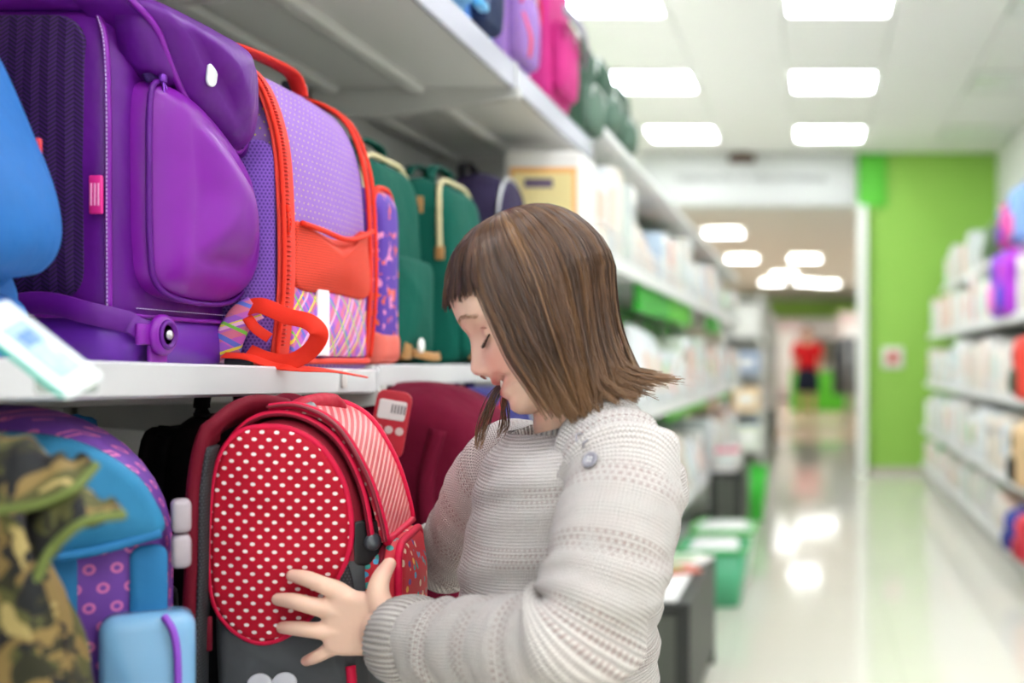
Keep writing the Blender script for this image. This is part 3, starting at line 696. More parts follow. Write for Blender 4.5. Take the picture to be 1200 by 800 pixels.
# ---- red dotted backpack
rm = Mat('red_dotted_canvas', '#c4152f', .7, Specular_IOR_Level=.2); x, y, z = rm.xyz(); z2 = z+x*.05
d = dots(x, z2, .0137, .0073, .0024, .0018)
rm.color(rm.mix(d, rm.mix(rm.noise(10, 3), '#a80a22', '#bb142f'), '#ece0dc')); rm.bump(rm.noise(11, 3), .01); REDD = rm.mat
sm = Mat('red_dashed_flap', '#d84a52', .4); t_ = sm.xyz('UV'); u, v = t_[0], t_[1]
vv = v+u*.25; ln = ((vv/.0078).fr()-.5).ab().lt(.21); dsh = ((u/.0046+(vv/.0078).fl()*.5).fr()).lt(.66)
sm.color(sm.mix(ln*dsh, sm.mix(sm.noise(20, 2), '#cf3644', '#dc4a56'), '#f3c3bd')); STRF = sm.mat
CRIM = fabric('crimson_piping', '#d31843', .5, .0003); CRIMD = fabric('dark_crimson_webbing', '#6a0a20', .7, .0006)
GREYF = fabric('charcoal_grey_canvas', '#4c4f52', .7, .001)
gm = Mat('two_tone_shell', '#4c4f52', .7); x, y, z = gm.xyz(); gm.color(gm.mix(z.gt(.195), '#45484b', '#8c0f27')); gm.bump(gm.noise(14, 3), .006); TWO = gm.mat; NETB = mesh_net('black_net', '#1b1c1f', '#3d3f44', .004)
bm2 = Mat('red_bird_print', '#c81f32', .6); bb = bm2.node('ShaderNodeTexVoronoi'); tc = bm2.node('ShaderNodeTexCoord'); bm2.nt.links.new(tc.outputs['Object'], bb.inputs['Vector']); bb.inputs['Scale'].default_value = 95
bd = E(bm2.nt, bb.outputs['Distance']); sp = bm2.node('ShaderNodeSeparateColor'); bm2.nt.links.new(bb.outputs['Color'], sp.inputs[0]); bc = E(bm2.nt, sp.outputs[0]); bsel = E(bm2.nt, sp.outputs[1])
bm2.color(bm2.mix(bd.lt(.36)*bsel.gt(.35), '#c81f32', bm2.ramp(bc, [(0, '#3f9a94'), (.3, '#e9c9b0'), (.5, '#5e4a9c'), (.7, '#e8b24a'), (.85, '#4aa0c8')], 'CONSTANT'))); BIRD = bm2.mat
RX, RY, RZ = -.5254, 1.297, SH_LOW+.001
RB = thing('backpack', 'red backpack with white polka dots held in both hands by the girl', 'backpack', (RX, RY, RZ), 0)
def rp(px, py, Y=1.2): p = at(px, py, Y); return (p[0]-RX, p[2]-RZ)
HWY = .095
bo = cr([(-.055, .0), (.055, .0), (.078, .012)]+[rp(*q) for q in ((428, 800), (430, 720), (426, 640), (414, 575), (388, 522), (350, 494), (310, 494), (280, 520), (264, 570), (259, 650), (259, 730), (262, 800))]+[(-.066, .02)], 5, True)
mesh('body', slab(bo, HWY*2, .02, bulge=.003), TWO, RB)
# red upper shell over the top and the front
up_i = [rp(*q) for q in ((262, 620), (264, 572), (280, 518), (310, 491), (350, 491), (390, 518), (417, 572), (429, 636))]
up_c = cr(up_i, 6)
def shell(path2, y0, y1, th, off):
    P = np.asarray(path2); tn = np.gradient(P, axis=0); nr = np.stack([-tn[:, 1], tn[:, 0]], 1); nr /= np.linalg.norm(nr, axis=1)[:, None]
    s = np.concatenate([[0], np.cumsum(np.linalg.norm(np.diff(P, axis=0), axis=1))])
    V, UV, NY = [], [], 13
    for side_ in (0, 1):
        for i in range(len(P)):
            for k in range(NY):
                yy = y0+(y1-y0)*k/(NY-1); q = P[i]+nr[i]*(off+th*side_); V.append((q[0], yy, q[1])); UV.append((yy, s[i]))
    n = len(P); F = []
    for side_ in (0, 1):
        b = side_*n*NY
        for i in range(n-1):
            for k in range(NY-1): F.append((b+i*NY+k, b+i*NY+k+1, b+(i+1)*NY+k+1, b+(i+1)*NY+k))
    def wall(a): 
        for i, j in zip(a[:-1], a[1:]): F.append((i, j, j+n*NY, i+n*NY))
    wall([i*NY for i in range(n)]); wall([i*NY+NY-1 for i in range(n)]); wall(list(range(NY))); wall([(n-1)*NY+k for k in range(NY)])
    edge = [(V[n*NY+i*NY][0], y0, V[n*NY+i*NY][2]) for i in range(n)]
    end = [V[n*NY+(n-1)*NY+k] for k in range(NY)]; edge2 = [(V[n*NY+i*NY+NY-1][0], y1, V[n*NY+i*NY+NY-1][2]) for i in range(n)]
    return (V, F, UV), edge, end, edge2
vf, _, _, _ = shell(up_c, -HWY+.006, HWY-.006, .003, .0005)
gs = mesh('gusset', vf, CRIMD, RB)
for yy in (-HWY+.01, HWY-.01):
    pz = [(p[0], yy, p[2]) for p in [vf[0][len(up_c)*13+i*13] for i in range(len(up_c))]]
    mesh('zip_track', tube(pz, .0035, 6), CRIM, gs)
flap_p = cr([rp(*q) for q in ((318, 488), (350, 487), (386, 508), (416, 560), (432, 610), (438, 640))], 7)
vf, e1, en, e2 = shell(flap_p, -HWY+.016, HWY+.004, .006, .003)
fp = mesh('flap', vf, STRF, RB)
mesh('flap_piping', tube(np.array(e1+en[1:-1]+e2[::-1]), .0042, 8), CRIM, fp)
zt = [(p[0], -HWY+.010, p[2]+.001) for p in e1]
mesh('flap_zip', ribbon(zt, .010, .003, [(p[0], 0, p[2]-.2) for p in zt]), plain('dark_zip', '#7a1024', .5), fp)
dot_o = cr([rp(*q, 1.197) for q in ((303, 500), (343, 502), (378, 524), (403, 568), (411, 622), (402, 664), (378, 706), (345, 738), (312, 748), (282, 732), (262, 700), (257, 650), (259, 590), (266, 540), (281, 512))], 6, True)
dp = mesh('dotted_side', puff(dot_o, .012, .008, .008, near(-HWY+.004), 8, 5), REDD, RB)
mesh('side_piping', tube([(p[0], -HWY-.002, p[1]) for p in dot_o], .0032, 8, True), CRIM, dp)
dp2 = mesh('dotted_side', puff(dot_o, .012, .008, .008, lambda u, v, n: (u, HWY-.004+n, v), 8, 5), REDD, RB)
ne = cr([rp(*q) for q in ((405, 655), (415, 690), (412, 730), (392, 745), (380, 720), (396, 690))], 5, True)
mesh('net_panel', puff(ne, .006, .003, .002, near(-HWY+.003)), NETB, RB)
fpk = rrect(.17, .125, .028, 6, .0, rp(0, 712)[1])
fk = mesh('front_pocket', puff(fpk, .04, .018, .01, front(rp(427, 700)[0]-.004)), BIRD, RB)
mesh('pocket_piping', tube([(rp(427, 700)[0]+.03, p[0]*.965, RPZ) for p, RPZ in [(q, rp(0, 712)[1]+(q[1]-rp(0, 712)[1])*.955) for q in fpk]], .0042, 8, True), CRIM, fk)
mesh('pocket_zip', tube([(rp(427, 700)[0]+.014, p[0]*1.01, rp(0, 712)[1]+(p[1]-rp(0, 712)[1])*1.012) for p in fpk], .003, 6, True), CRIMD, fk)
cb = rp(421, 638)
bkp = rrect(.036, .046, (.012, .009, .005, .008), 5, 0, 0)
MBk = T(cb[0]+.004, -HWY+.018, cb[1], 0, 0, math.radians(-52))
ck = mesh('clip_buckle', xf(puff(bkp, .008, .003, .001, lambda u, v, n: (n, u, v)), MBk), BLACKP, RB)
mesh('clip_button', xf(xf(lathe([(0, 0), (.009, 0), (.009, .004), (.007, .007), (0, .008)], 20), T(.007, .001, .001, 0, PI/2)), MBk), plain('grey_button', '#3c4147', .3), ck)
he = [(.0155*math.sin(a)**3, .0135*(13*math.cos(a)-5*math.cos(2*a)-2*math.cos(3*a)-math.cos(4*a))/16) for a in np.linspace(0, 2*PI, 40, endpoint=False)]
hp = rp(326, 800)
mesh('heart_reflector', puff([(a*1.5, b*1.5) for a, b in he], .003, .0012, .001, lambda u, v, n: (hp[0]+u, -HWY-.0025-n, hp[1]+v)), plain('heart_silver', '#c9c9cf', .35), RB)
lb_ = rp(257, 735); mesh('side_label', rbox(lb_[0], -HWY-.002, lb_[1], .007, .004, .034, .001, 1), CRIMD, RB)
mesh('label_print', xf(glyphs('M&R', .008, .0003), T(lb_[0], -HWY-.0045, lb_[1], PI/2, 0, 0)@Matrix.Rotation(PI/2, 4, 'Z')), plain('label_white', '#e6d8da', .5), RB.children[-1], False) if False else None
for s in (-1, 1):
    yy = s*.06-(.045 if s < 0 else 0)
    pts = [(rp(320, 488)[0], yy*.4, rp(0, 486)[1]), (rp(288, 480)[0], yy*.7, rp(0, 480)[1]), (rp(262, 505)[0], yy, rp(0, 505)[1]), (rp(249, 560)[0], yy, rp(0, 560)[1]), (rp(246, 660)[0], yy, rp(0, 660)[1]), (rp(243, 760)[0], yy, rp(0, 760)[1]), (rp(246, 820)[0], yy, rp(0, 820)[1]), (-.06, yy, .03)]
    sp_ = cr(pts, 6); stp = mesh('shoulder_strap', ribbon(sp_, .036, .012, [(-.8, 0, .6)]*12+[(-1, 0, .05)]*(len(sp_)-12)), CRIMD, RB)
    mesh('strap_lining', ribbon(sp_[14:]+np.array((.008, 0, 0)), .03, .006, (1, 0, .05)), NETB, stp)
hd = [(rp(332, 486)[0], -.05, rp(0, 486)[1]), (rp(340, 478)[0], -.03, rp(0, 478)[1]), (rp(352, 474)[0], .01, rp(0, 474)[1]), (rp(360, 477)[0], .04, rp(0, 476)[1]), (rp(362, 486)[0], .06, rp(0, 486)[1])]
hh = mesh('carry_handle', tube(cr(hd, 6), .0095, 10), fabric('red_handle_padding', '#b01a34', .6), RB)
gp = [at(366, 484, 1.25)-np.array(RB.location), at(383, 480, 1.27)-np.array(RB.location)]
mesh('grey_grip', tube([gp[0]+(gp[1]-gp[0])*k/12 for k in range(13)], .009, 12, scale=[1+.12*(k % 2) for k in range(13)]), plain('grey_rubber', '#7d8080', .4), hh)
zpl = rp(398, 790); mesh('tassel', tube(cr([(zpl[0]+.012, -HWY-.004, zpl[1]+.01), (zpl[0]+.014, -HWY-.008, zpl[1]-.01), (zpl[0]+.01, -HWY-.008, zpl[1]-.03)], 5), .005, 8), CRIM, RB)

# the bag stands turned a little, pivoting on its near front corner
_a = math.radians(10.5); _c = np.array((RX+.08, RY-HWY)); _o = np.array((RX, RY))-_c
_o = np.array((_o[0]*math.cos(_a)-_o[1]*math.sin(_a), _o[0]*math.sin(_a)+_o[1]*math.cos(_a)))+_c
RB.location = (_o[0], _o[1], RZ); RB.rotation_euler = (0, 0, _a)
# ---- burgundy soft bag with a red hang tag
um = Mat('burgundy_felt', '#7a1330', .9, Specular_IOR_Level=.1); um.color(um.mix(um.noise(7, 3), '#560b20', '#6c122e')); um.bump(um.noise(7, 3), .02); BURG = um.mat
UB = thing('soft_bag', 'burgundy soft bag behind the red dotted backpack', 'bag', (-.575, 1.80, SH_LOW+.001), 0)
uo = cr([(-.12, .0), (.07, .0), (.098, .03), (.092, .12), (.112, .19), (.112, .25), (.09, .31), (.03, .348), (-.05, .352), (-.11, .32), (-.13, .2), (-.125, .08)], 6, True)
mesh('body', slab(uo, .26, .05, bulge=.012, mid=5), BURG, UB)
mesh('front_pocket', puff(cr([(-.11, .05), (0, .03), (.11, .05), (.12, .13), (.1, .2), (0, .215), (-.1, .2), (-.12, .13)], 6, True), .035, .02, .012, front(.085)), BURG, UB)
mesh('side_fold', tube(cr([(.05, -.128, .3), (.035, -.136, .22), (.045, -.137, .15), (.085, -.125, .1)], 6), .012, 10), BURG, UB)
mesh('carry_handle', ribbon(cr([(-.03, -.05, .345), (-.035, -.03, .358), (-.035, .03, .358), (-.03, .05, .345)], 6), .02, .004, (0, 0, 1)), BURG, UB)
for s in (-1, 1): mesh('shoulder_strap', ribbon(cr([(-.12, s*.06, .31), (-.15, s*.06, .28), (-.155, s*.07, .15), (-.12, s*.08, .04)], 6), .045, .01, (1, 0, .2)), BURG, UB)
tg = at(450, 496, 1.60); TG = thing('hang_tag', 'red card hang tag with a white panel on the burgundy bag', 'tag', tg-np.array((0, 0, .045)))
TG.rotation_euler = (0, math.radians(10), math.radians(8))
mesh('card', puff(rrect(.046, .09, .012, 5, 0, .045), .003, .001, 0, lambda u, v, n: (u, -n, v)), plain('tag_red', '#b3202f', .45), TG)
mesh('white_panel', puff(rrect(.036, .026, .003, 3, 0, .064), .001, .0005, 0, lambda u, v, n: (u, -.0028-n, v)), plain('tag_white', '#dcd3d0', .5), TG)
for k in (-1, 0, 1): mesh('badge', puff([(.0055*math.cos(a)+k*.014, .037+.0055*math.sin(a)) for a in np.linspace(0, 2*PI, 14, endpoint=False)], .001, .0004, 0, lambda u, v, n: (u, -.0028-n, v)), plain('tag_badge', '#cfb8b4', .5), TG)
mesh('print_block', join(*[box(.004+k*.004, -.0040, .066, .0022, .0004, .012) for k in range(-1, 4)]), plain('tag_grey', '#6f6a6c', .5), TG, False)
backpack('violet and blue school bag with a red and white label, beyond the burgundy bag', (-.60, 2.14, SH_LOW+.001), 0, .23, .15, .34, fabric('violet_blue', '#2b2a6b', .6), FLOR, RED, PURD)
vb = [q for q in C.objects if q.get('label', '').startswith('violet and blue school')][0]
lbm = mesh('label_card', puff(rrect(.05, .075, .008, 4, -.02, .26), .003, .001, 0, near(-.119)), plain('label_red2', '#b92838', .5), vb)
mesh('label_strip', puff(rrect(.05, .018, .003, 3, -.02, .262), .001, .0005, 0, near(-.1218)), plain('label_white2', '#e4dcdc', .5), lbm)
backpack('black and grey backpack deep in the shelf behind the red dotted backpack', (-.71, 1.50, SH_LOW+.001), 0, .1, .16, .33, BLACKF, BLACKF, plain('grey_zip', '#77797c', .5), BLACKF, .05, .004, pocket=False)
backpack('black backpack standing between the blue and the red backpacks', (-.86, 1.33, SH_LOW+.001), 0, .2, .17, .27, BLACKF, BLACKF, plain('dark_zip2', '#2a2a2c', .5), BLACKF, .09)

# ---- light blue and violet school bag
rgm = Mat('violet_ring_print', '#6d3a9c', .65); x, y, z = rgm.xyz(); row = (z/.017).fl(); uu = (x*1.0+y)/.02+row.mod(2)*.5
a = (uu.fr()-.5)*.02; b = ((z/.017).fr()-.5)*.017; rr_ = (a*a+b*b).pw(.5); ring = ((rr_-.0036).ab()).lt(.0013)
rgm.color(rgm.mix(ring, rgm.mix(rgm.noise(9, 2), '#5f2f90', '#7a42a8'), '#d46fae')); rgm.bump(rgm.noise(12, 2), .008); RING = rgm.mat
SKY = fabric('sky_blue_fabric', '#2f7ca6', .6, .001); SKYD = fabric('steel_blue_fabric', '#2a74a8', .6, .001)
CLEAR = plain('pale_blue_vinyl', '#8cc4ee', .15, Transmission_Weight=.25)
VB = thing('school_bag', 'light blue and violet school bag with a domed flap behind the camouflage bag', 'school bag', (-.737, 1.078, SH_LOW+.001), math.radians(-60))
O = top_arch(.27, .35, .13, .03, 10)
mesh('body', slab(O, .15, .03, lambda u, v, n: (n, u, v), .006), RING, VB)
fo = cr([(-.128, .236), (-.06, .226), (.0, .224), (.07, .228), (.128, .24), (.124, .27), (.103, .3), (.06, .327), (0, .336), (-.06, .327), (-.103, .3), (-.124, .27)], 6, True)
fv = mesh('flap', puff(fo, .03, .012, .012, front(.062)), SKY, VB)
mesh('flap_hem', tube(cr([(.088, -.128, .238), (.096, -.06, .228), (.098, 0, .226), (.096, .07, .23), (.088, .128, .242)], 6), .0045, 8), SKYD, fv)
for yc, wd in ((.03, .07), (.119, .03)):
    mesh('blue_band', puff(rrect(wd, .225, .01, 4, yc, .118), .008, .004, .004, front(.07), 5, 3), SKYD, VB)
mesh('ring_pocket', puff(rrect(.1, .15, .03, 5, -.055, .09), .03, .015, .01, front(.068)), RING, VB)
mesh('pocket_hem', tube(cr([(.1, -.1, .15), (.108, -.055, .142), (.1, -.01, .15)], 6), .004, 6), fabric('violet_hem', '#8a4fb8', .6), VB)
vp = mesh('vinyl_pocket', puff(rrect(.075, .17, .014, 5, .118, .088), .04, .014, .006, front(.07)), CLEAR, VB)
mesh('vinyl_zip', tube(cr([(.112, .142, .01), (.117, .141, .09), (.116, .139, .15), (.108, .13, .172)], 6), .0032, 8), plain('violet_zip', '#8b45c4', .4), vp)
for dz in (0, .032): mesh('white_clip', rbox(.062, .145, .222+dz, .028, .016, .03, .005), plain('clip_pale', '#aea2a8', .4), VB)
for s in (-1, 1): mesh('shoulder_strap', ribbon(cr([(-.075, s*.06, .32), (-.1, s*.06, .3), (-.105, s*.07, .18), (-.075, s*.09, .05)], 6), .05, .012, (1, 0, .2)), SKYD, VB)
# ---- camouflage bag
cm = Mat('camouflage_canvas', '#5a5a2c', .8)
n1, n2, n3 = cm.noise(22, 2, dist=.6), cm.noise(27, 2, stretch=(1, 1, 1.3), dist=.6), cm.noise(31, 2, stretch=(1.2, .8, 1), dist=.5)
c_ = cm.mix(n1.gt(.52), '#80693a', '#4d4c22'); c_ = cm.mix(n2.gt(.54), c_, '#25240f'); c_ = cm.mix(n3.gt(.56), c_, '#0d0d11'); c_ = cm.mix(n2.lt(.37), c_, '#a8945c'); cm.color(c_); cm.bump(cm.noise(9, 3), .015); CAMO = cm.mat
OLIVE = fabric('olive_hem', '#67733c', .7, .0004)
KB = thing('camouflage_bag', 'crumpled camouflage canvas bag with olive hems at the shelf front', 'bag', (-.592, .875, SH_LOW+.001), 0)
kl = np.array(KB.location)
ko = cr([(-.09, .0), (.03, .0), (.045, .03), (.052, .1), (.04, .17), (.01, .24), (-.01, .31), (-.04, .345), (-.09, .35), (-.12, .3), (-.12, .1)], 6, True)
bd_ = slab(ko, .13, .035, bulge=.014, mid=5); vv_ = np.asarray(bd_[0], float); vv_ += .006*np.stack([np.sin(vv_[:, 2]*60+vv_[:, 1]*40), np.sin(vv_[:, 2]*45+vv_[:, 0]*50), np.sin(vv_[:, 0]*70+vv_[:, 1]*50)], 1)*np.clip(vv_[:, 2:3]/.05, 0, 1)
mesh('body', (vv_, bd_[1]), CAMO, KB)
def sheet(name, rowA, rowB, mat, par, hem=None, sag=.008, th=.003):
    A_, B2 = cr([at(*p)-kl for p in rowA], 8), cr([at(*p)-kl for p in rowB], 8); n = len(A_); R = []
    for t in np.linspace(0, 1, 9):
        row = A_*(1-t)+B2*t; row[:, 2] += sag*math.sin(PI*t)+.003*np.sin(np.arange(n)*.7+t*5); row[:, 1] -= .5*sag*math.sin(PI*t); R.append(row)
    V = [tuple(p) for r in R for p in r]+[(p[0], p[1]+th, p[2]-th) for r in R for p in r]; k = len(R)*n
    F = quad_grid(9, n, False)+[tuple(i+k for i in f) for f in quad_grid(9, n, False)]
    o = mesh(name, (V, F), mat, par)
    if hem is not None: mesh('hem', tube(B2, .0035, 8), hem, o)
    return o
sheet('upper_flap', [(-20, 505, .85), (20, 508, .85), (60, 530, .86), (80, 545, .87)], [(-20, 600, .80), (40, 592, .81), (85, 574, .82), (112, 545, .85)], CAMO, KB, OLIVE)
sheet('lower_flap', [(30, 590, .84), (60, 575, .84), (95, 575, .85), (120, 590, .86)], [(38, 690, .80), (60, 645, .80), (98, 612, .80), (146, 603, .82)], CAMO, KB, OLIVE)
sheet('side_drape', [(-30, 560, .82), (10, 600, .80), (40, 650, .80)], [(-30, 830, .80), (40, 830, .79), (92, 830, .80)], CAMO, KB, None, .004)

# ---- bags on the top shelf
TZ = UPZ+.001
PALEB = fabric('pale_blue_fabric', '#7db6e6', .5); PINK = fabric('hot_pink_fabric', '#c02a7c', .6); GREYB = fabric('grey_band', '#8e8a96', .6)
tb = backpack('pale blue bag with a big blue buckle on the top shelf edge', (-.70, 2.07, TZ), 0, .22, .14, .34, PALEB, PALEB, fabric('lilac_trim', '#b99be0', .5), PALEB)
bz = mesh('big_buckle', rbox(.10, .085, .045, .02, .05, .045, .006), plain('blue_buckle', '#59b1e8', .3), tb); mesh('buckle_slot', rbox(.111, .085, .045, .004, .03, .022, .002, 1), plain('navy_slot', '#1d3f86', .4), bz)
mesh('lilac_ribbon', ribbon(cr([(.11, -.08, .06), (.12, -.03, .09), (.115, .03, .07), (.12, .07, .1)], 5), .018, .002, (1, 0, .1)), fabric('lilac_ribbon', '#c7a6ea', .5), tb)
backpack('blue bag with navy straps on the top shelf next to the pale blue one', (-.71, 2.30, TZ), 0, .2, .14, .34, fabric('sky_shell', '#4f86d2', .5), fabric('navy_fabric', '#18284e', .6), fabric('navy_trim', '#1b2c5c', .6), fabric('navy_strap', '#16203c', .7))
lv2 = backpack('lavender bag with red zips on the top shelf beside the pink one', (-.71, 2.575, TZ), 0, .24, .15, .36, LAV, LAV, RED, RED)
mesh('loose_strap', ribbon(cr([(.11, -.1, .11), (.125, -.1, .06), (.12, -.09, .02)], 5), .018, .003, (1, 0, .1)), RED, lv2)
pk2 = backpack('hot pink bag with a grey diagonal band on the top shelf', (-.70, 2.90, TZ), 0, .26, .17, .38, PINK, PINK, fabric('pink_trim', '#b52673', .6), PINK, .11, .018)
mesh('grey_band', ribbon(cr([(.118, -.115, .21), (.142, -.05, .19), (.145, .03, .165), (.122, .115, .135)], 5), .03, .006, (1, 0, .1)), GREYB, pk2)
DGR = fabric('bottle_green_fabric', '#33503f', .7); DGR2 = fabric('grey_green_print', '#5c7566', .7)
for k, (yy, ll) in enumerate(((3.30, 'dark green bag on the top shelf just beyond the pink bag'), (3.62, 'dark green bag second beyond the pink bag'), (3.94, 'dark green bag third beyond the pink bag'))):
    g_ = backpack(ll, (-.70, yy, TZ if k == 0 else 1.733), 0, .26, .16, (.27 if k == 0 else .22), DGR, DGR2, plain('light_zip', '#cfd8d0', .4), DGR, .06, group='dark green bags')
# ------------------------------------------------------------------ the girl
GX, GY = -.262, 1.24
G = thing('person', 'girl with a brown bob in a white knitted sweater holding the red backpack', 'person', (GX, GY, 0))
go = np.array((GX, GY, 0.))
HT = math.radians(25)
HC = at(628, 365, 1.2)
HM = np.stack([(-math.cos(HT), 0, -math.sin(HT)), (0, -1, 0), (-math.sin(HT), 0, math.cos(HT))], 1)   # columns: forward, near side, up
FYAW = math.radians(11); _R = np.array(((math.cos(FYAW), -math.sin(FYAW), 0), (math.sin(FYAW), math.cos(FYAW), 0), (0, 0, 1)))
HAIRM = HM.copy(); HM = HM@_R                            # the face looks a little towards the camera
def hw(p): return (np.asarray(p, float)*.001)@HM.T+HC-go          # head millimetres -> girl coordinates
def ip(u, tab):
    t = sorted(tab); return np.interp(u, [a for a, _ in t], [b for _, b in t])
XF = [(92, 0), (88, 30), (75, 52), (55, 68), (42, 72.5), (25, 73.5), (13, 72), (2, 69), (-15, 67), (-30, 66), (-42, 66), (-60, 64), (-70, 62), (-80, 61), (-87, 57), (-92, 46)]
XB = [(92, -20), (88, -48), (75, -70), (55, -79), (25, -80), (0, -74), (-15, -68), (-28, -58), (-40, -50), (-52, -42), (-62, -35), (-77, -8), (-85, 12), (-92, 30)]
WD = [(92, 6), (88, 34), (75, 53), (55, 64), (25, 69), (0, 68), (-28, 63), (-47, 57), (-62, 50), (-77, 40), (-85, 31), (-92, 14)]
us = np.concatenate([np.linspace(92, 60, 16), np.linspace(58, 12, 24), np.linspace(10, -92, 100)])
NA = 180; tau = np.linspace(0, 2*PI, NA, endpoint=False); phi = tau-.62*np.sin(tau)
def gs_(x, s): return np.exp(-(x/s)**2/2)
rings = []
for u in us:
    xf_, xb_, w_ = ip(u, XF), ip(u, XB), ip(u, WD); cx = min(-8, xf_-10) if u > -60 else (xf_+xb_)/2-4
    c, s = np.cos(phi), np.sin(phi)
    X = np.where(c > 0, cx+(xf_-cx)*np.abs(c)**1.06, cx-(cx-xb_)*np.abs(c)**.95); S = w_*np.sign(s)*np.abs(s)**1.0
    fr_ = (c > 0)*1.
    nose = np.interp(u, [-43, -40, -36, -31, -27, -18, -6, 2, 8], [0, 3.5, 11, 15.5, 15.5, 10, 4, 1, 0])
    X += fr_*nose*gs_(S, np.interp(u, [-42, -34, -26, 0], [10.5, 9, 7.2, 6.5]))
    X += fr_*4.5*gs_(np.abs(S)-12.5, 3.8)*gs_(u+35, 4)                                   # nostril wings
    X -= fr_*7*gs_(np.abs(S)-30, 12)*gs_(u+4, 10)                                         # eye sockets
    X += fr_*2.0*gs_(np.abs(S)-30, 16)*gs_(u-16, 5)                                       # brow ridge
    X += fr_*3.2*gs_(np.abs(S)-34, 14)*gs_(u+34, 14); S = S*(1+.03*gs_(u+34, 14)*fr_)      # cheeks
    wl = gs_(S, 19); um_ = u-.011*np.minimum(S*S, 600)
    X += fr_*wl*(3.6*gs_(um_+48.5, 3.0)-9*gs_(um_+55.5, 2.3)+3.0*gs_(um_+62.5, 3.4)-1.8*gs_(u+70, 4)+1.5*gs_(u+80, 6))
    X -= fr_*3*gs_(np.abs(S)-25, 3.5)*gs_(u+49, 4)
    rings.append(np.stack([X, S, np.full(NA, u)], 1))
def face_x(S, u):                                        # surface of the face at a side offset and height
    r = rings[int(np.argmin(np.abs(us-u)))]; k = (r[:, 0] > 15) & (r[:, 1]*(1 if S >= 0 else -1) >= -1); q = r[k]; o = np.argsort(q[:, 1]); return float(np.interp(S, q[o, 1], q[o, 0]))
hv, hf = loft(rings)
hv = hw(np.array(hv))
def g(*p): return at(*p)-go
def caps(pts, rad, n=20):                                                              # tapered limb with round ends
    P = np.asarray(pts, float); R = list(rad)
    d0 = (P[0]-P[1])/np.linalg.norm(P[0]-P[1]); d1 = (P[-1]-P[-2])/np.linalg.norm(P[-1]-P[-2])
    pre = [P[0]+d0*R[0]*math.sin(a) for a in (1.45, 1.1, .7, .35)]; pr = [R[0]*math.cos(a) for a in (1.45, 1.1, .7, .35)]
    post = [P[-1]+d1*R[-1]*math.sin(a) for a in (.35, .7, 1.1, 1.45)]; po = [R[-1]*math.cos(a) for a in (.35, .7, 1.1, 1.45)]
    path = np.array(pre+list(P)+post); sc_ = pr+R+po
    return sweep(path, circ(1, n), (0.12, -.9, .3) if abs((P[-1]-P[0])[1]) < .8*np.linalg.norm(P[-1]-P[0]) else (0.1, .2, .97), False, sc_)
def limb(ctrl, rad, k=6, n=20):
    C_ = cr(np.array([list(c)+[r] for c, r in zip(ctrl, rad)]), k); return caps(C_[:, :3], C_[:, 3], n)
parts = [(hv, hf)]
# lids
for s in (-1, 1):
    L_ = lathe([(0, -12)]+[(12*math.cos(a), 12*math.sin(a)) for a in np.linspace(-1.4, 1.4, 13)]+[(0, 12)], 24); v = np.array(L_[0])*np.array((1, 1.15, .82))+np.array((face_x(30, -5)-10, s*30, -5))
    parts.append((hw(v), L_[1]))
    ear = lathe([(0, -6)]+[(6*math.cos(a), 6*math.sin(a)) for a in np.linspace(-1.4, 1.4, 9)]+[(0, 6)], 16); v = np.array(ear[0])*np.array((2.0, .6, 4.4))+np.array((-14, s*64, -12)); parts.append((hw(v), ear[1]))
neck = [hw((-20, 0, -30)), hw((-24, 0, -70)), g(668, 490, 1.22), g(672, 530, 1.235), g(665, 600, 1.24)]
parts.append(limb(neck, [.044, .04, .037, .036, .04]))
parts.append(limb([g(668, 610, 1.24), g(662, 660, 1.24), g(655, 780, 1.24), g(652, 900, 1.24), (0.006, 0, .58)], [.085, .085, .085, .085, .09]))
for s in (-1, 1): parts.append(limb([g(668, 575, 1.24), g(668+s*-48, 580, 1.24+s*.09)], [.045, .04]))
near_arm = [g(728, 560, 1.128), g(720, 625, 1.093), g(690, 722, 1.062), g(610, 757, 1.085), g(520, 748, 1.135), g(468, 742, 1.163), g(452, 738, 1.168)]
parts.append(limb(near_arm, [.04, .036, .033, .032, .027, .0245, .024]))
far_arm = [g(600, 545, 1.365), g(560, 610, 1.42), g(535, 650, 1.475), g(490, 654, 1.475), g(470, 655, 1.47), g(450, 655, 1.465)]
parts.append(limb(far_arm, [.04, .036, .034, .03, .0255, .025]))
# near hand: palm, four fingers, thumb
PY = 1.1735
po_ = cr([g(*q, 1) for q in ()] or [(394, 690), (384, 705), (379, 722), (379, 742), (384, 760), (400, 767), (430, 767), (462, 769), (474, 742), (464, 712), (446, 694), (420, 692)], 5, True)
sc1 = PY/FPX
def palm_place(u, v, n):
    p = g(u, v, PY); p[1] += n-.011+(u-385)/75*-.004; return p
pl_ = slab(po_, .023, 9., palm_place); 
V_ = []
O_ = np.asarray(po_); c_p = (O_.max(0)+O_.min(0))/2
rg = []
for k in range(9):
    a = PI*k/8; ins = (1-math.sin(a))*10; n = -math.cos(a)*.0125; rg.append([palm_place(*(p-(p-c_p)/np.linalg.norm(p-c_p)*ins), n+.011) for p in O_])
parts.append(loft(rg))
def finger(pts, rad): parts.append(limb([g(*p) for p in pts], [r*1.13 for r in rad], 5, 16))
finger([(420, 712, 1.172), (396, 693, 1.169), (378, 685, 1.163), (360, 678, 1.165), (343, 674, 1.168)], [.010, .0088, .0074, .0070, .0056])
finger([(415, 722, 1.172), (386, 714, 1.168), (364, 709, 1.161), (344, 704, 1.162), (326, 702, 1.167)], [.010, .0088, .0076, .0070, .0057])
finger([(415, 738, 1.172), (385, 739, 1.168), (365, 738, 1.163), (347, 736, 1.164), (331, 735, 1.169)], [.010, .0084, .0070, .0065, .0054])
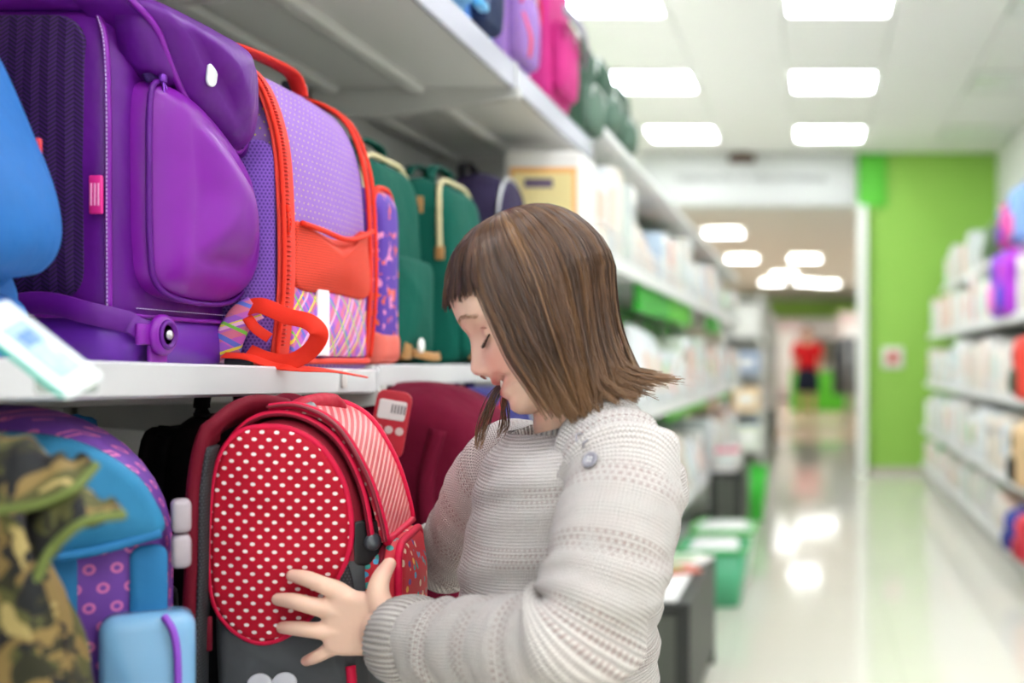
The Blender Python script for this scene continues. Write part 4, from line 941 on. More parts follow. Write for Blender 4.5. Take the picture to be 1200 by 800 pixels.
finger([(412, 750, 1.172), (389, 759, 1.172), (377, 766, 1.170), (367, 771, 1.171), (359, 774, 1.175)], [.0095, .0074, .0062, .0057, .0049])
finger([(455, 735, 1.168), (447, 712, 1.167), (443, 695, 1.166), (446, 678, 1.170), (456, 661, 1.178)], [.013, .0115, .0098, .0082, .0062])
# far hand, flat on the bag's far side
def far_pt(u, v, n): return g(u, v, 1.452+n)
po2 = cr([(404, 612), (394, 632), (392, 655), (400, 675), (430, 682), (452, 675), (455, 640), (436, 618)], 5, True); c2 = (po2.max(0)+po2.min(0))/2
parts.append(loft([[far_pt(*(p-(p-c2)/np.linalg.norm(p-c2)*(1-math.sin(PI*k/8))*9), -math.cos(PI*k/8)*.011) for p in po2] for k in range(9)]))
for q in ([(415, 625), (395, 615), (378, 606), (360, 600)], [(412, 640), (390, 636), (370, 631), (350, 628)], [(412, 655), (390, 655), (370, 654), (353, 653)], [(412, 668), (395, 672), (382, 675), (370, 678)], [(440, 650), (438, 625), (432, 606), (424, 592)]):
    finger([(a, b, 1.452-.002*(k == 3)) for k, (a, b) in enumerate(q)], [.0095, .0085, .0072, .006])
# legs
hipz = .56
for s in (-1, 1):
    parts.append(limb([(.0, s*.055, hipz), (.0, s*.06, .30), (.005, s*.06, .07), (-.005, s*.06, .05)], [.062, .045, .032, .03], 6, 18))
    parts.append(limb([(.01, s*.06, .035), (-.05, s*.062, .03), (-.1, s*.064, .026)], [.03, .03, .022], 4, 14))
bm = bpy.data.meshes.new('body_raw'); J = join(*[(p[0], p[1]) for p in parts]); bm.from_pydata([tuple(map(float, q)) for q in J[0]], [], J[1])
b2 = bmesh.new(); b2.from_mesh(bm); bmesh.ops.recalc_face_normals(b2, faces=b2.faces); b2.to_mesh(bm); b2.free()
raw = bpy.data.objects.new('body_raw', bm); C.objects.link(raw)
md = raw.modifiers.new('union', 'REMESH'); md.mode = 'VOXEL'; md.voxel_size = .0018; md.adaptivity = 0
ms = raw.modifiers.new('soft', 'SMOOTH'); ms.factor = .5; ms.iterations = 4
dg = bpy.context.evaluated_depsgraph_get(); body = bpy.data.meshes.new_from_object(raw.evaluated_get(dg)); bpy.data.objects.remove(raw)
n = len(body.vertices); co = np.empty(n*3); body.vertices.foreach_get('co', co); co = co.reshape(-1, 3)
hl = (co+go-HC)@HM*1000                                              # back to head millimetres
col = np.tile(np.array(rgb('#eac2aa')[:3]), (n, 1))
def blend(mask, hexc):
    global col
    col = col*(1-mask[:, None])+np.array(rgb(hexc)[:3])*mask[:, None]
inhead = (hl[:, 2] > -95) & (hl[:, 2] < 100) & (np.abs(hl[:, 1]) < 90) & (np.abs(hl[:, 0]) < 110)
ft = inhead & (hl[:, 0] > 20)
blend(ft*.55*gs_(np.abs(hl[:, 1])-36, 14)*gs_(hl[:, 2]+34, 15), '#e58e80')
blend(ft*.35*gs_(hl[:, 1], 8)*gs_(hl[:, 2]+32, 8), '#e29a8a')
um_ = hl[:, 2]-.011*np.minimum(hl[:, 1]**2, 600)
lipm = np.clip(1.6*np.maximum(gs_(um_+50.5, 2.6), gs_(um_+61.5, 3.2))*gs_(hl[:, 1], 15)*(hl[:, 0] > 42), 0, 1)*ft
blend(lipm*.8, '#c8605e')
mouth = ft*np.clip(1.8*gs_(um_+55.8, 1.6)*gs_(hl[:, 1], 17)*(hl[:, 0] > 38), 0, 1)
blend(mouth*.85, '#5c1f1f')
blend(ft*.5*gs_(np.abs(hl[:, 1])-30, 9)*gs_(hl[:, 2]-3, 4), '#d59a86')
for px_, py_, Y_ in ((345, 674, 1.17), (328, 702, 1.17), (333, 735, 1.17), (360, 774, 1.17), (455, 663, 1.17)):
    d = np.linalg.norm(co-g(px_, py_, Y_), axis=1); blend(.45*gs_(d, .007), '#e39a8c')
ca = body.color_attributes.new('skin', 'FLOAT_COLOR', 'POINT'); ca.data.foreach_set('color', np.concatenate([col, np.ones((n, 1))], 1).astype(np.float32).ravel())
skm = Mat('skin', '#eac2aa', .48, Subsurface_Weight=.12, Subsurface_Scale=.01); at_ = skm.attr('skin'); skm.color(E(skm.nt, at_.outputs['Color'])); skm.b.inputs['Subsurface Radius'].default_value = (1, .35, .2)
skm.bump(skm.noise(160, 2), .0004, .4)
body.materials.clear(); bo_ = link('body', body, skm.mat, G)
# teeth, eyes, lashes, brows
tp = [hw((face_x(s, -48+.011*s*s)-8.3, s, -54.8+.011*s*s)) for s in np.linspace(-17, 17, 16)]
mesh('teeth', ribbon(tp, .0042, .003, (-.9, 0, -.4)), plain('teeth_white', '#f4efe6', .25), G)
LASH = plain('lash_brown', '#3a2419', .6); 
for s in (-1, 1):
    ar = []
    ex = face_x(30, -5)-10; lid = cr([(ex+9, s*20, -9.5), (ex+11.2, s*25, -11.2), (ex+11.9, s*30, -11.4), (ex+10.5, s*36, -10.5), (ex+6, s*42, -8)], 6)
    ar.append(tube(hw(lid), .0009, 6))
    for k in range(2, len(lid)-1):
        for j in range(2):
            p = lid[k]+np.array((0, random.uniform(-.6, .6), 0)); d = np.array((6.5, s*(k-8)*.32, -3.6-random.random()*1.2))
            ar.append(tube(hw([p, p+d*.55+np.array((0, 0, -.9)), p+d+np.array((0, 0, .3))]), .00032, 4, scale=[1, .8, .3]))
    mesh('eyelashes', join(*ar), LASH, G, True)
    crs = cr([(ex+9.5, s*21, .5), (ex+11.2, s*27, 2.4), (ex+10.4, s*34, 2), (ex+6, s*41, -1)], 5); mesh('lid_crease', tube(hw(crs), .0006, 5), plain('lid_shadow', '#b57f6c', .6), G)
    br = []
    for k in range(60):
        t = random.random(); bs, bu = 13+31*t, 14.5+5*math.sin(PI*min(1, t*1.15))+random.uniform(-2.4, 2.4); p = np.array((face_x(bs, bu)+.6, s*bs, bu)); d = np.array((face_x(bs+4, bu+1.2-2.4*t)-face_x(bs, bu), s*4.0, 1.2-2.4*t))
        br.append(tube(hw([p, p+d*.5+np.array((.5, 0, 0)), p+d]), .0003, 4, scale=[.8, 1, .3]))
    mesh('eyebrow', join(*br), plain('brow_brown', '#a37c60', .7), G)
    ey = lathe([(0, -11.4)]+[(11.4*math.cos(a), 11.4*math.sin(a)) for a in np.linspace(-1.4, 1.4, 13)]+[(0, 11.4)], 24); v = np.array(ey[0])*np.array((1, 1.1, .8))+np.array((ex-.8, s*30, -6.4))
    mesh('eye', (hw(v), ey[1]), plain('eye_dark', '#43302a', .15), G)
mesh('nostril', join(*[xf((lathe([(0, -1), (.7, -.7), (1, 0), (.7, .7), (0, 1)], 10)[0], lathe([(0, -1), (.7, -.7), (1, 0), (.7, .7), (0, 1)], 10)[1]), Matrix.Translation(tuple(hw((73.5, s*6, -39.2))))@Matrix.Rotation(HT, 4, 'Y')@Matrix.Diagonal((.0034, .002, .0012, 1))) for s in (-1, 1)]), plain('nostril_shadow', '#8a4a40', .7), G)

# ------------------------------------------------------------------ hair
hm = Mat('brown_hair', '#5a3d29', .3, Specular_IOR_Level=.75)
tcu = hm.xyz('UV'); ri = hm.rnd_island()
cbase = hm.ramp(ri*.45+tcu[0]*.55, [(0, '#2c190c'), (.35, '#4b2e18'), (.65, '#694424'), (1, '#a37a4e')])
hm.color(hm.mix(tcu[1].smooth(.75, 1.0)*.6, cbase, '#9a7148')); HAIR = hm.mat
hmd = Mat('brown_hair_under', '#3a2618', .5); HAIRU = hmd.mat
_R2 = np.array(((math.cos(FYAW*.35), -math.sin(FYAW*.35), 0), (math.sin(FYAW*.35), math.cos(FYAW*.35), 0), (0, 0, 1))); HM = HAIRM@_R2
def ring_pt(a, rho, u):                                   # a: array of angles from the front (radians)
    c, s = np.cos(a), np.sin(a); A = np.where(c > 0, 89., 82.)
    return np.stack([-12+A*rho*c, 74*rho*s, u*np.ones_like(c)], -1)
def hair_paths(a0, uend, lay, NP=18, umid=12., bang=False, flipw=0):
    N = len(a0); s = np.linspace(0, 1, NP); P = np.zeros((N, NP, 3))
    for k in range(NP):
        t = s[k]
        if bang:
            psi = t*np.arccos(np.clip((uend-umid)/(103-umid), -1, 1)); rho = np.sin(psi)**.8; u = umid+(103-umid)*np.cos(psi); aa = a0
        else:
            L1 = .52
            arc = np.clip(t/L1, 0, 1)*PI/2; dn = np.clip((t-L1)/(1-L1), 0, 1)
            rho = np.sin(arc)**.82; u = umid+(103-umid)*np.cos(arc)-(umid-uend)*dn
            ad = np.abs(a0)
            low = np.clip((-40-u)/80, 0, 1)
            frontw = np.clip((1.5-ad)/.8, 0, 1); backw = np.clip((ad-1.75)/.8, 0, 1)
            aa = a0+np.sign(a0)*frontw*.22*low
            rho = rho*(1-.13*low*(1-backw)-.10*backw*np.sin(PI*np.clip((-u+10)/110, 0, 1)))
            rho = rho-.07*np.clip((.95-ad)/.25, 0, 1)*np.clip((12-u)/60, 0, 1)*0
        P[:, k] = ring_pt(aa, rho*lay, u)
        if not bang: P[:, k, 0] += .30*np.clip(45-u, 0, 200)**2/(np.clip(45-u, 0, 200)+45)*np.clip((ad-1.3)/.9, 0, 1)-flipw*46*np.clip((-u-78)/40, 0, 1.1)**2*backw
    return P
def strands(P, rad, taper=.45, cid=None):
    N, NP, _ = P.shape; T_ = np.gradient(P, axis=1); T_ /= np.linalg.norm(T_, axis=2)[..., None]+1e-9
    ref = np.array((.23, .31, .92)); B = np.cross(T_, ref); B /= np.linalg.norm(B, axis=2)[..., None]+1e-9; Nn = np.cross(B, T_)
    r = (rad[:, None]*np.linspace(1, taper, NP)**1)[..., None]; V = np.stack([P+r*(math.cos(b)*B+math.sin(b)*Nn) for b in (0, 2*PI/3, 4*PI/3)], 2)
    V = V.reshape(-1, 3); base = (np.arange(N)*NP*3)[:, None, None]
    k = np.arange(NP-1)[None, :, None]*3; j = np.arange(3)[None, None, :]; j2 = (j+1) % 3
    F = np.stack(np.broadcast_arrays(base+k+j, base+k+j2, base+k+3+j2, base+k+3+j), -1).reshape(-1, 4)
    UV = np.repeat(np.broadcast_to(np.linspace(0, 1, NP), (N, NP)).reshape(-1, 1), 3, 0); cx_ = rng.uniform(0, 1, N) if cid is None else cid; UV = np.concatenate([np.repeat(cx_, NP*3)[:, None], UV], 1)
    return V, F, UV
def fast_mesh(name, V, F, UV, mat, par):
    me = bpy.data.meshes.new(name); me.vertices.add(len(V)); me.vertices.foreach_set('co', V.astype(np.float32).ravel())
    me.loops.add(F.size); me.loops.foreach_set('vertex_index', F.astype(np.int32).ravel()); me.polygons.add(len(F))
    me.polygons.foreach_set('loop_start', np.arange(len(F), dtype=np.int32)*4)
    me.update(calc_edges=True); l = me.uv_layers.new(name='UVMap'); l.data.foreach_set('uv', UV[F.ravel()].astype(np.float32).ravel()); me.validate()
    return link(name, me, mat, par)
rng = np.random.default_rng(11)
def clumped(nc, per, amin, amax, uend_f, bang=False, spread=.045, NP=18):
    ac = np.concatenate([rng.uniform(amin, amax, nc)]); sg = rng.choice([-1, 1], nc) if not bang else np.ones(nc)
    ac = ac*sg; lay_c = rng.uniform(.96, 1.006, nc); len_c = rng.normal(0, 4, nc); ph = rng.uniform(0, 6.28, nc); amp = rng.normal(0, 1.7, nc); tips = rng.normal(0, 5, (nc, 3))
    idx = np.repeat(np.arange(nc), per); a = ac[idx]; ue = uend_f(np.abs(a))+len_c[idx]+rng.normal(0, 2.5, len(idx))
    da = rng.normal(0, spread, len(idx)); lay = lay_c[idx]+rng.normal(0, .008, len(idx))
    fw = (rng.uniform(0, 1, nc) < .3)[idx]*(np.abs(a) > 2.0)*rng.uniform(.6, 1.15, nc)[idx]; P0 = hair_paths(a, ue, lay, NP, bang=bang, flipw=fw); P1 = hair_paths(a+da, ue, lay, NP, bang=bang, flipw=fw)
    w = np.linspace(0, 1, NP)[None, :, None]; P = P0+(P1-P0)*(1-.72*w**1.3)
    P += (amp[idx][:, None]*np.sin(w[..., 0]*5+ph[idx][:, None])*w[..., 0])[..., None]*np.array((.6, .8, .2))
    P += tips[idx][:, None, :]*w**3*np.array((1, .7, .4)); P += rng.normal(0, .5, (len(idx), 1, 3))*w
    return P
def ue_long(a): return np.interp(a, [.7, .9, 1.2, 1.7, 2.4, 3.14], [-88, -98, -106, -114, -116, -114])
Pl = clumped(430, 12, 1.02, PI, ue_long)
Pb = clumped(210, 10, -1.08, 1.08, lambda a: np.interp(a, [0, .5, .8, 1.1], [46, 44, 40, 32]), True, .05, 12)
sel = rng.integers(0, len(Pl), 110); Pf = Pl[sel].copy(); w = np.linspace(0, 1, Pf.shape[1])[None, :, None]
Pf = Pf+rng.normal(0, 4.5, (110, 1, 3))*w**1.5+(Pf-np.array((-12, 0, -10)))*rng.uniform(0, .05, (110, 1, 1))*w
V1, F1, U1 = strands(hw(Pl.reshape(-1, 3)).reshape(Pl.shape), rng.uniform(.0004, .0008, len(Pl)), cid=np.repeat(rng.uniform(0, 1, 430), 12))
hair = fast_mesh('hair', V1, F1, U1, HAIR, G)
V1, F1, U1 = strands(hw(Pf.reshape(-1, 3)).reshape(Pf.shape), np.full(110, .00022)); fast_mesh('flyaway_hair', V1, F1, U1, HAIR, hair)
hb = Mat('dark_fringe_hair', '#3f2519', .38); hb.color(hb.ramp(hb.rnd_island(), [(0, '#2e1a12'), (.6, '#4a2c1e'), (1, '#6a4630')])); 
V1, F1, U1 = strands(hw(Pb.reshape(-1, 3)).reshape(Pb.shape), rng.uniform(.0005, .0009, len(Pb))); fast_mesh('fringe', V1, F1, U1, hb.mat, hair)
# locks hanging free on the far side of the face
lk = []
for k in range(64):
    t = rng.uniform(0, 1); e = (rng.uniform(556, 566), rng.uniform(505, 528)) if t < .55 else (rng.uniform(582, 592), rng.uniform(500, 514))
    y = rng.uniform(1.235, 1.262); lk.append(cr([hw((40+rng.normal(0, 3), -66, 20)), g(606-t*6+rng.normal(0, 2), 425, y), g((e[0]+598)/2+rng.normal(0, 2.5), 462, y), g(e[0]+6+rng.normal(0, 2), 495, y), g(e[0], e[1], y)], 5))
lk = np.array(lk); V1, F1, U1 = strands(lk, rng.uniform(.0005, .0009, len(lk))); fast_mesh('loose_lock', V1, F1, U1, HAIR, hair)
# under layer
rows = []
for t in range(16):
    rows.append(hair_paths(np.linspace(1.1, 2*PI-1.1, 60), np.interp(np.abs(np.linspace(1.1, 2*PI-1.1, 60)-PI), [0, PI-.8], [-100, -74]), np.full(60, .945), 16)[:, t])
def wrapneg(a): return a
aa = np.linspace(1.1, 2*PI-1.1, 60); sgn = np.where(aa > PI, -1, 1); ab = np.where(aa > PI, 2*PI-aa, aa)
PU = hair_paths(ab*sgn, np.interp(ab, [1.1, PI], [-74, -100]), np.full(60, .945), 16)
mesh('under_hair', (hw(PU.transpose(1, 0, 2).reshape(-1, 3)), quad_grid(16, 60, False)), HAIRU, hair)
PU = hair_paths(np.linspace(-1.12, 1.12, 24), np.full(24, 47.), np.full(24, .965), 12, bang=True)
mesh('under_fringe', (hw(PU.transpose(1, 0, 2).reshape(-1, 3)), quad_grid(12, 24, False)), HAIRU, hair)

# ------------------------------------------------------------------ sweater
def knit(name, lace_u=None, lace_v=None, rib=False):
    m = Mat(name, '#dcd6d2', .85, Sheen_Weight=.25); u, v, _ = m.xyz('UV')
    if rib:
        h = (u*(2*PI/.0055)).sin(); m.color(m.mix(h.smooth(-.9, .5), '#a0978f', '#d2cbc4')); m.bump(h, .0016); m.bump((v*(2*PI/.003)).sin(), .0004, .6); return m.mat
    st = ((u/.0034).fr()-.5).ab()*2; rows = ((v/.0030+st*.5).fr()-.5).ab()*2
    nz = m.noise(60, 2)
    hole = dots(u+(m.noise(40, 1)-.5)*.004, v, .0064, .0056, .0016, .0017)
    band = (((v/.058+.12).fr()).lt(.34))*(m.noise(30, 2).smooth(.28, .5))
    if lace_u: band = band.mx(((u/lace_u).fr()).lt(.16))
    hole = hole*band
    c = m.mix(rows.smooth(.0, .75), '#a09892', '#dad4ce'); c = m.mix(nz.smooth(.3, .7)*.25, c, '#cdbbb6'); c = m.mix(hole*.6, c, '#94726a')
    m.color(c); m.bump((rows*.6+st*.4)+hole*-1.6, .0024, 1); m.bump(m.noise(900, 1), .0006, .6); m.bump(m.noise(25, 3), .006, .5)
    return m.mat
KN, KT, KR = knit('knit_sleeve'), knit('knit_body', .16), knit('knit_rib', rib=True)
def noise1(t, seed):
    r = np.random.default_rng(seed); f = r.uniform(.6, 2.2, 6); p = r.uniform(0, 6.28, 6); return sum(np.sin(np.multiply(t, a)+b) for a, b in zip(f, p))/6
def sleeve(name, ctrl, rad, mat, seed, amp=.006, n=72, k=14):
    Q = cr(np.array([list(c)+[r] for c, r in zip(ctrl, rad)]), k); P, R = Q[:, :3], Q[:, 3]
    Tn, B, N = frames(P, (0.15, -.85, .5)); L = np.concatenate([[0], np.cumsum(np.linalg.norm(np.diff(P, axis=0), axis=1))])
    th = np.linspace(0, 2*PI, n, endpoint=False); V, UV = [], []
    cur = np.linalg.norm(np.gradient(Tn, axis=0), axis=1); cur = np.convolve(cur, np.ones(9)/9, 'same'); cur = cur/cur.max()
    for i in range(len(P)):
        fold = amp*(.35+1.2*cur[i])*noise1(L[i]*150+2.2*np.cos(th-seed)+1.3*np.sin(2*th), seed)+amp*.7*noise1(L[i]*40+th*0+3*np.sin(th+seed), seed+3)
        r = R[i]+fold*min(1, i/6)
        for j, t in enumerate(th): V.append(P[i]+r[j]*(math.cos(t)*B[i]+math.sin(t)*N[i])); UV.append((t*.05, L[i]))
    V = np.array(V); UV = np.array(UV); nr = len(P); F = quad_grid(nr, n, True)
    me = mesh(name, (V, F), mat, G, True)
    l = me.data.uv_layers.new(name='UVMap'); idx = np.empty(len(me.data.loops), dtype=np.int32); me.data.loops.foreach_get('vertex_index', idx); uvs = UV[idx].copy()
    # close the seam
    lt = np.empty(len(me.data.polygons), dtype=np.int32); q = uvs.reshape(-1, 4, 2); wrap = (q[:, :, 0].max(1)-q[:, :, 0].min(1)) > .15; q[wrap, :, 0] = np.where(q[wrap, :, 0] < .1, q[wrap, :, 0]+2*PI*.05, q[wrap, :, 0])
    l.data.foreach_set('uv', q.astype(np.float32).ravel()); return me
ns = [g(476, 750, 1.160), g(520, 754, 1.135), g(575, 757, 1.105), g(630, 758, 1.068), g(676, 742, 1.05), g(704, 690, 1.062), g(722, 620, 1.09), g(730, 560, 1.125), g(712, 528, 1.17), g(690, 520, 1.21)]
sleeve('near_sleeve', ns, [.037, .043, .047, .050, .053, .054, .056, .056, .05, .035], KN, 3, .0075)
fs = [g(470, 653, 1.468), g(500, 652, 1.47), g(530, 645, 1.465), g(556, 610, 1.43), g(580, 570, 1.39), g(602, 545, 1.355), g(630, 535, 1.31)]
sleeve('far_sleeve', fs, [.034, .04, .044, .05, .053, .052, .035], KN, 8, .005)
def cuff(a, b, r0, r1, n=160):
    P = np.array([a+(b-a)*t for t in np.linspace(0, 1, 12)]); Tn, B, N = frames(P, (0.15, -.85, .5)); V, UV = [], []
    th = np.linspace(0, 2*PI, n, endpoint=False); prof = list(range(12))
    for i in prof:
        t = i/11; r = r0+(r1-r0)*t+.003*math.sin(PI*t); r -= .002*(abs(2*t-1)**6)
        for q in th: V.append(P[i]+(r+.0011*math.sin(q*44))*(math.cos(q)*B[i]+math.sin(q)*N[i])); UV.append((q*.04, t*.035))
    for q in th: V.append(P[0]+(r0-.008)*(math.cos(q)*B[0]+math.sin(q)*N[0])); UV.append((q*.04, -.004))
    F = quad_grid(12, n, True)+[(12*n+j, 12*n+(j+1) % n, (j+1) % n, j) for j in range(n)]
    return V, F, UV
mesh('cuff', cuff(g(457, 747, 1.167), g(496, 752, 1.150), .038, .0415), KR, G); mesh('cuff', cuff(g(463, 654, 1.466), g(486, 653, 1.468), .035, .038), KR, G)
# torso
yaw = math.radians(24); fd = np.array((-math.cos(yaw), -math.sin(yaw), 0)); sd = np.array((math.sin(yaw), -math.cos(yaw), 0))
TR = [(.585, 655, .092, .128), (.60, 655, .098, .134), (.66, 655, .1, .136), (.72, 655, .097, .13), (.79, 655, .099, .13), (.86, 666, .104, .134), (.915, 678, .104, .142), (.94, 681, .099, .142), (.957, 678, .088, .128), (.968, 675, .074, .106), (.975, 670, .065, .082), (.979, 667, .061, .07)]
Q = cr(np.array([((c-953)/FPX*1.24-GX, z_, a, b) for z_, c, a, b in TR]), 8); n = 120; th = np.linspace(0, 2*PI, n, endpoint=False); V, UV = [], []
for i, (cx, z_, a, b) in enumerate(Q):
    f_ = .0055*noise1(z_*95+1.6*np.cos(th*2+1), 21)*np.clip((.97-z_)/.06, 0, 1)+.004*noise1(th*3+z_*18, 5)*np.clip((.97-z_)/.06, 0, 1)
    for j, t in enumerate(th):
        c, s = math.cos(t), math.sin(t); c = math.copysign(abs(c)**.85, c); s = math.copysign(abs(s)**.85, s)
        p = np.array((cx, 0, z_))+fd*(a+f_[j])*c+sd*(b+f_[j])*s; V.append(p); UV.append((t*.125, z_+.01*math.cos(t)))
F = quad_grid(len(Q), n, True); tor = mesh('sweater', (V, F), KT, G)
l = tor.data.uv_layers.new(name='UVMap'); idx = np.empty(len(tor.data.loops), dtype=np.int32); tor.data.loops.foreach_get('vertex_index', idx); q = np.array(UV)[idx].reshape(-1, 4, 2)
wrap = (q[:, :, 0].max(1)-q[:, :, 0].min(1)) > .3; q[wrap, :, 0] = np.where(q[wrap, :, 0] < .2, q[wrap, :, 0]+2*PI*.125, q[wrap, :, 0]); l.data.foreach_set('uv', q.astype(np.float32).ravel())
# collar
cc = np.array(((663-953)/FPX*1.24-GX, 0, .972)); Vc, Uc = [], []
for k, (dz, gr) in enumerate(((-.014, .012), (-.006, .009), (.004, .003), (.012, -.001), (.018, -.003), (.019, -.006), (.012, -.008), (.0, -.007))):
    for t in np.linspace(0, 2*PI, 150, endpoint=False):
        p = cc+fd*(.062+gr+.0009*math.sin(t*50))*math.cos(t)+sd*(.068+gr+.0009*math.sin(t*50))*math.sin(t); p[2] += dz-.016*math.cos(t); Vc.append(p); Uc.append((t*.058, dz))
mesh('collar', (Vc, quad_grid(8, 150, True), Uc), KR, G)
mesh('hem_band', loft([[np.array((cx0, 0, zz))+fd*(a_+.001*math.sin(t*60))*math.cos(t)+sd*(b_+.001*math.sin(t*60))*math.sin(t) for t in np.linspace(0, 2*PI, 150, endpoint=False)] for cx0, zz, a_, b_ in ((Q[0][0], .555, .09, .126), (Q[0][0], .562, .095, .131), (Q[0][0], .6, .097, .133))], True, False, False), KR, G)
# buttons and loops on the near shoulder, put where the knit surface lies
from mathutils.bvhtree import BVHTree
def surf(px, py, objs):
    best = None; o0 = Vector((-GX, -GY, CAM_H)); d = Vector(tuple(at(px, py, 1.)-np.array((0, 0, CAM_H)))).normalized()
    for ob in objs:
        t = BVHTree.FromPolygons([v.co for v in ob.data.vertices], [tuple(p.vertices) for p in ob.data.polygons]); h = t.ray_cast(o0, d)
        if h[0] is not None and (best is None or h[3] < best[2]): best = (h[0], h[1] if h[1].dot(d) < 0 else -h[1], h[3])
    return best
knits = [o for o in G.children if o.name.split('.')[0] in ('sweater', 'near_sleeve', 'collar')]
BUT = plain('grey_pearl_button', '#8d8a92', .25)
for px_, py_ in ((693, 540),):
    h = surf(px_, py_, knits)
    if h:
        R_ = h[1].to_track_quat('Z', 'Y').to_matrix().to_4x4(); MB_ = Matrix.Translation(h[0]+h[1]*.001)@R_
        bt = mesh('button', xf(lathe([(0, 0), (.007, 0), (.008, .0012), (.0075, .003), (.0062, .0034), (.0055, .0024), (0, .0022)], 24), MB_), BUT, G)
        mesh('thread', xf(join(*[xf(lathe([(0, .002), (.0009, .002), (.0009, .0032), (0, .0034)], 8), T(a*.0016, b*.0016, 0)) for a in (-1, 1) for b in (-1, 1)]), MB_), plain('button_thread', '#e6e2e0', .7), bt)
for (a, b) in (((676, 517), (682, 508)), ((684, 524), (689, 515))):
    h0, h1 = surf(*a, knits), surf(*b, knits)
    if h0 and h1:
        m_ = (h0[0]+h1[0])/2+h0[1]*.004; mesh('button_loop', tube(cr([tuple(h0[0]), tuple(m_), tuple(h1[0])], 5), .0009, 6), BUT, G)
# trousers and shoes
DEN = fabric('navy_denim', '#2a3450', .8, .001)
tr = [loft([[np.array((cx0, s*yy, zz))+np.array((a_*math.cos(t), b_*math.sin(t), 0)) for t in np.linspace(0, 2*PI, 28, endpoint=False)] for cx0, yy, zz, a_, b_ in ((0, .055, .64, .088, .075), (0, .058, .54, .085, .072), (0, .062, .42, .07, .066), (.003, .062, .28, .058, .056), (.006, .062, .12, .05, .05), (.006, .062, .05, .048, .048))], True, True, True) for s in (-1, 1)]
for t_ in tr: mesh('trouser_leg', t_, DEN, G)
SHO = plain('white_trainer', '#d9d4cf', .5)
for s in (-1, 1):
    so_ = cr([(.05, s*.062-.032), (.06, s*.062), (.05, s*.062+.032), (-.04, s*.062+.036), (-.11, s*.062+.032), (-.135, s*.062), (-.11, s*.062-.034), (-.04, s*.062-.034)], 5, True)
    sh = mesh('shoe', loft([[(p[0], p[1], 0) for p in so_], [(p[0]*1.02, p[1], .02) for p in so_], [(p[0]*.95-.0, s*.062+(p[1]-s*.062)*.95, .045) for p in so_], [(p[0]*.55+.01, s*.062+(p[1]-s*.062)*.85, .07) for p in so_]]), SHO, G)
# ------------------------------------------------------------------ goods on the far shelves
def pkg_proto(col, lab, kind, band='#d8d4cc'):
    m = Mat('pack_'+kind, col, .45); m.color(m.mix(m.rnd_obj(), col, lab)); return m
WPK = [('#f0efec', '#e2ded6'), ('#eceef0', '#dfe4e6'), ('#f3ece2', '#e6d9c8')]
mats = []
for k, (a, b) in enumerate(WPK):
    m = Mat('white_pack_%s' % 'abc'[k], a, .4); m.color(m.mix(m.rnd_obj(), a, b)); mats.append(m.mat)
prt = Mat('pack_print', '#b9c4cc', .5); prt.color(prt.ramp(prt.rnd_obj(), [(0, '#d7e0dc'), (.25, '#e6c9b8'), (.45, '#c9d8c4'), (.6, '#e9e4d8'), (.72, '#e7b9ae'), (.84, '#bcd0e2'), (.93, '#8fd08a')], 'CONSTANT')); PRT = prt.mat
proto = {}
def carton(par_name, label, cat, group, loc, size, style, rz=0, sx=1):
    # unit shapes: box, pouch and ring-bound pad, scaled per copy
    t = thing(par_name, label, cat, loc, rz, group)
    key = (par_name, style)
    if key not in proto:
        if par_name == 'carton':
            b = mesh('box', rbox(0, 0, .5, 1, 1, 1, .03, 2), mats[style], t); p = mesh('printed_panel', join(box(.503, 0, .55, .01, .74, .5), box(0, -.503, .5, .7, .01, .5), box(0, .503, .5, .7, .01, .5)), PRT, t, False); f = mesh('lid_flap', box(.505, 0, .965, .012, .5, .06), mats[style], t, False)
        elif par_name == 'pouch':
            b = mesh('bag', slab(rrect(1, 1, .08, 5, 0, .5), .9, .3, lambda u, v, n: (n*(1-.55*v), u, v), .04), mats[style], t); p = mesh('printed_panel', puff(rrect(.7, .5, .06, 4, 0, .45), .02, .01, .02, lambda u, v, n: (.45*(1-.55*v)+n, u, v)), PRT, t); f = mesh('header_strip', box(0, 0, .98, .08, .9, .07), mats[style], t, False)
        else:
            b = mesh('cover', rbox(0, 0, .5, 1, 1, 1, .02, 2), PRT, t); p = mesh('pages', rbox(.02, .0, .5, 1.01, .82, .96, .01, 1), mats[style], t); f = mesh('label', box(.5, 0, .7, .05, .86, .2), mats[(style+1) % 3], t, False)
        proto[key] = [(o.name.split('.')[0], o.data) for o in (b, p, f)]; objs = [b, p, f]
    else:
        objs = []
        for nm, me in proto[key]:
            o = bpy.data.objects.new(nm, me); C.objects.link(o); o.parent = t; objs.append(o)
    t.scale = size
    return t
R = random.Random(5)
ORD = 'first second third fourth fifth sixth seventh eighth ninth tenth'.split()
tn = {0: 'top', 1: 'middle', 2: 'lowest'}
for k in range(7):
    y0 = FARB[k]
    for ti, (zt, fx) in enumerate(TIERS):
        y = y0+.03; cnt = 0
        while y < y0+.88:
            wd = R.choice((.12, .16, .2)); hgt = R.uniform(.2, .31); dp = R.uniform(.2, .3)
            if y+wd > y0+.925: break
            nm = R.choice(('carton', 'pouch', 'pouch', 'writing_pad'))
            carton(nm, 'pale %s, %s item from the near end of the %s tray, %s green-backed bay' % (nm.replace('_', ' '), ORD[cnt], tn[ti], ORD[k]), nm.replace('_', ' '), 'pale %ss in the %s trays of the left shelving' % (nm.replace('_', ' '), tn[ti]), (fx-.01-dp/2+(R.uniform(0, .05) if nm == 'pouch' else 0), y+wd/2, zt), (dp, wd, hgt), R.randrange(3))
            y += wd+.012; cnt += 1
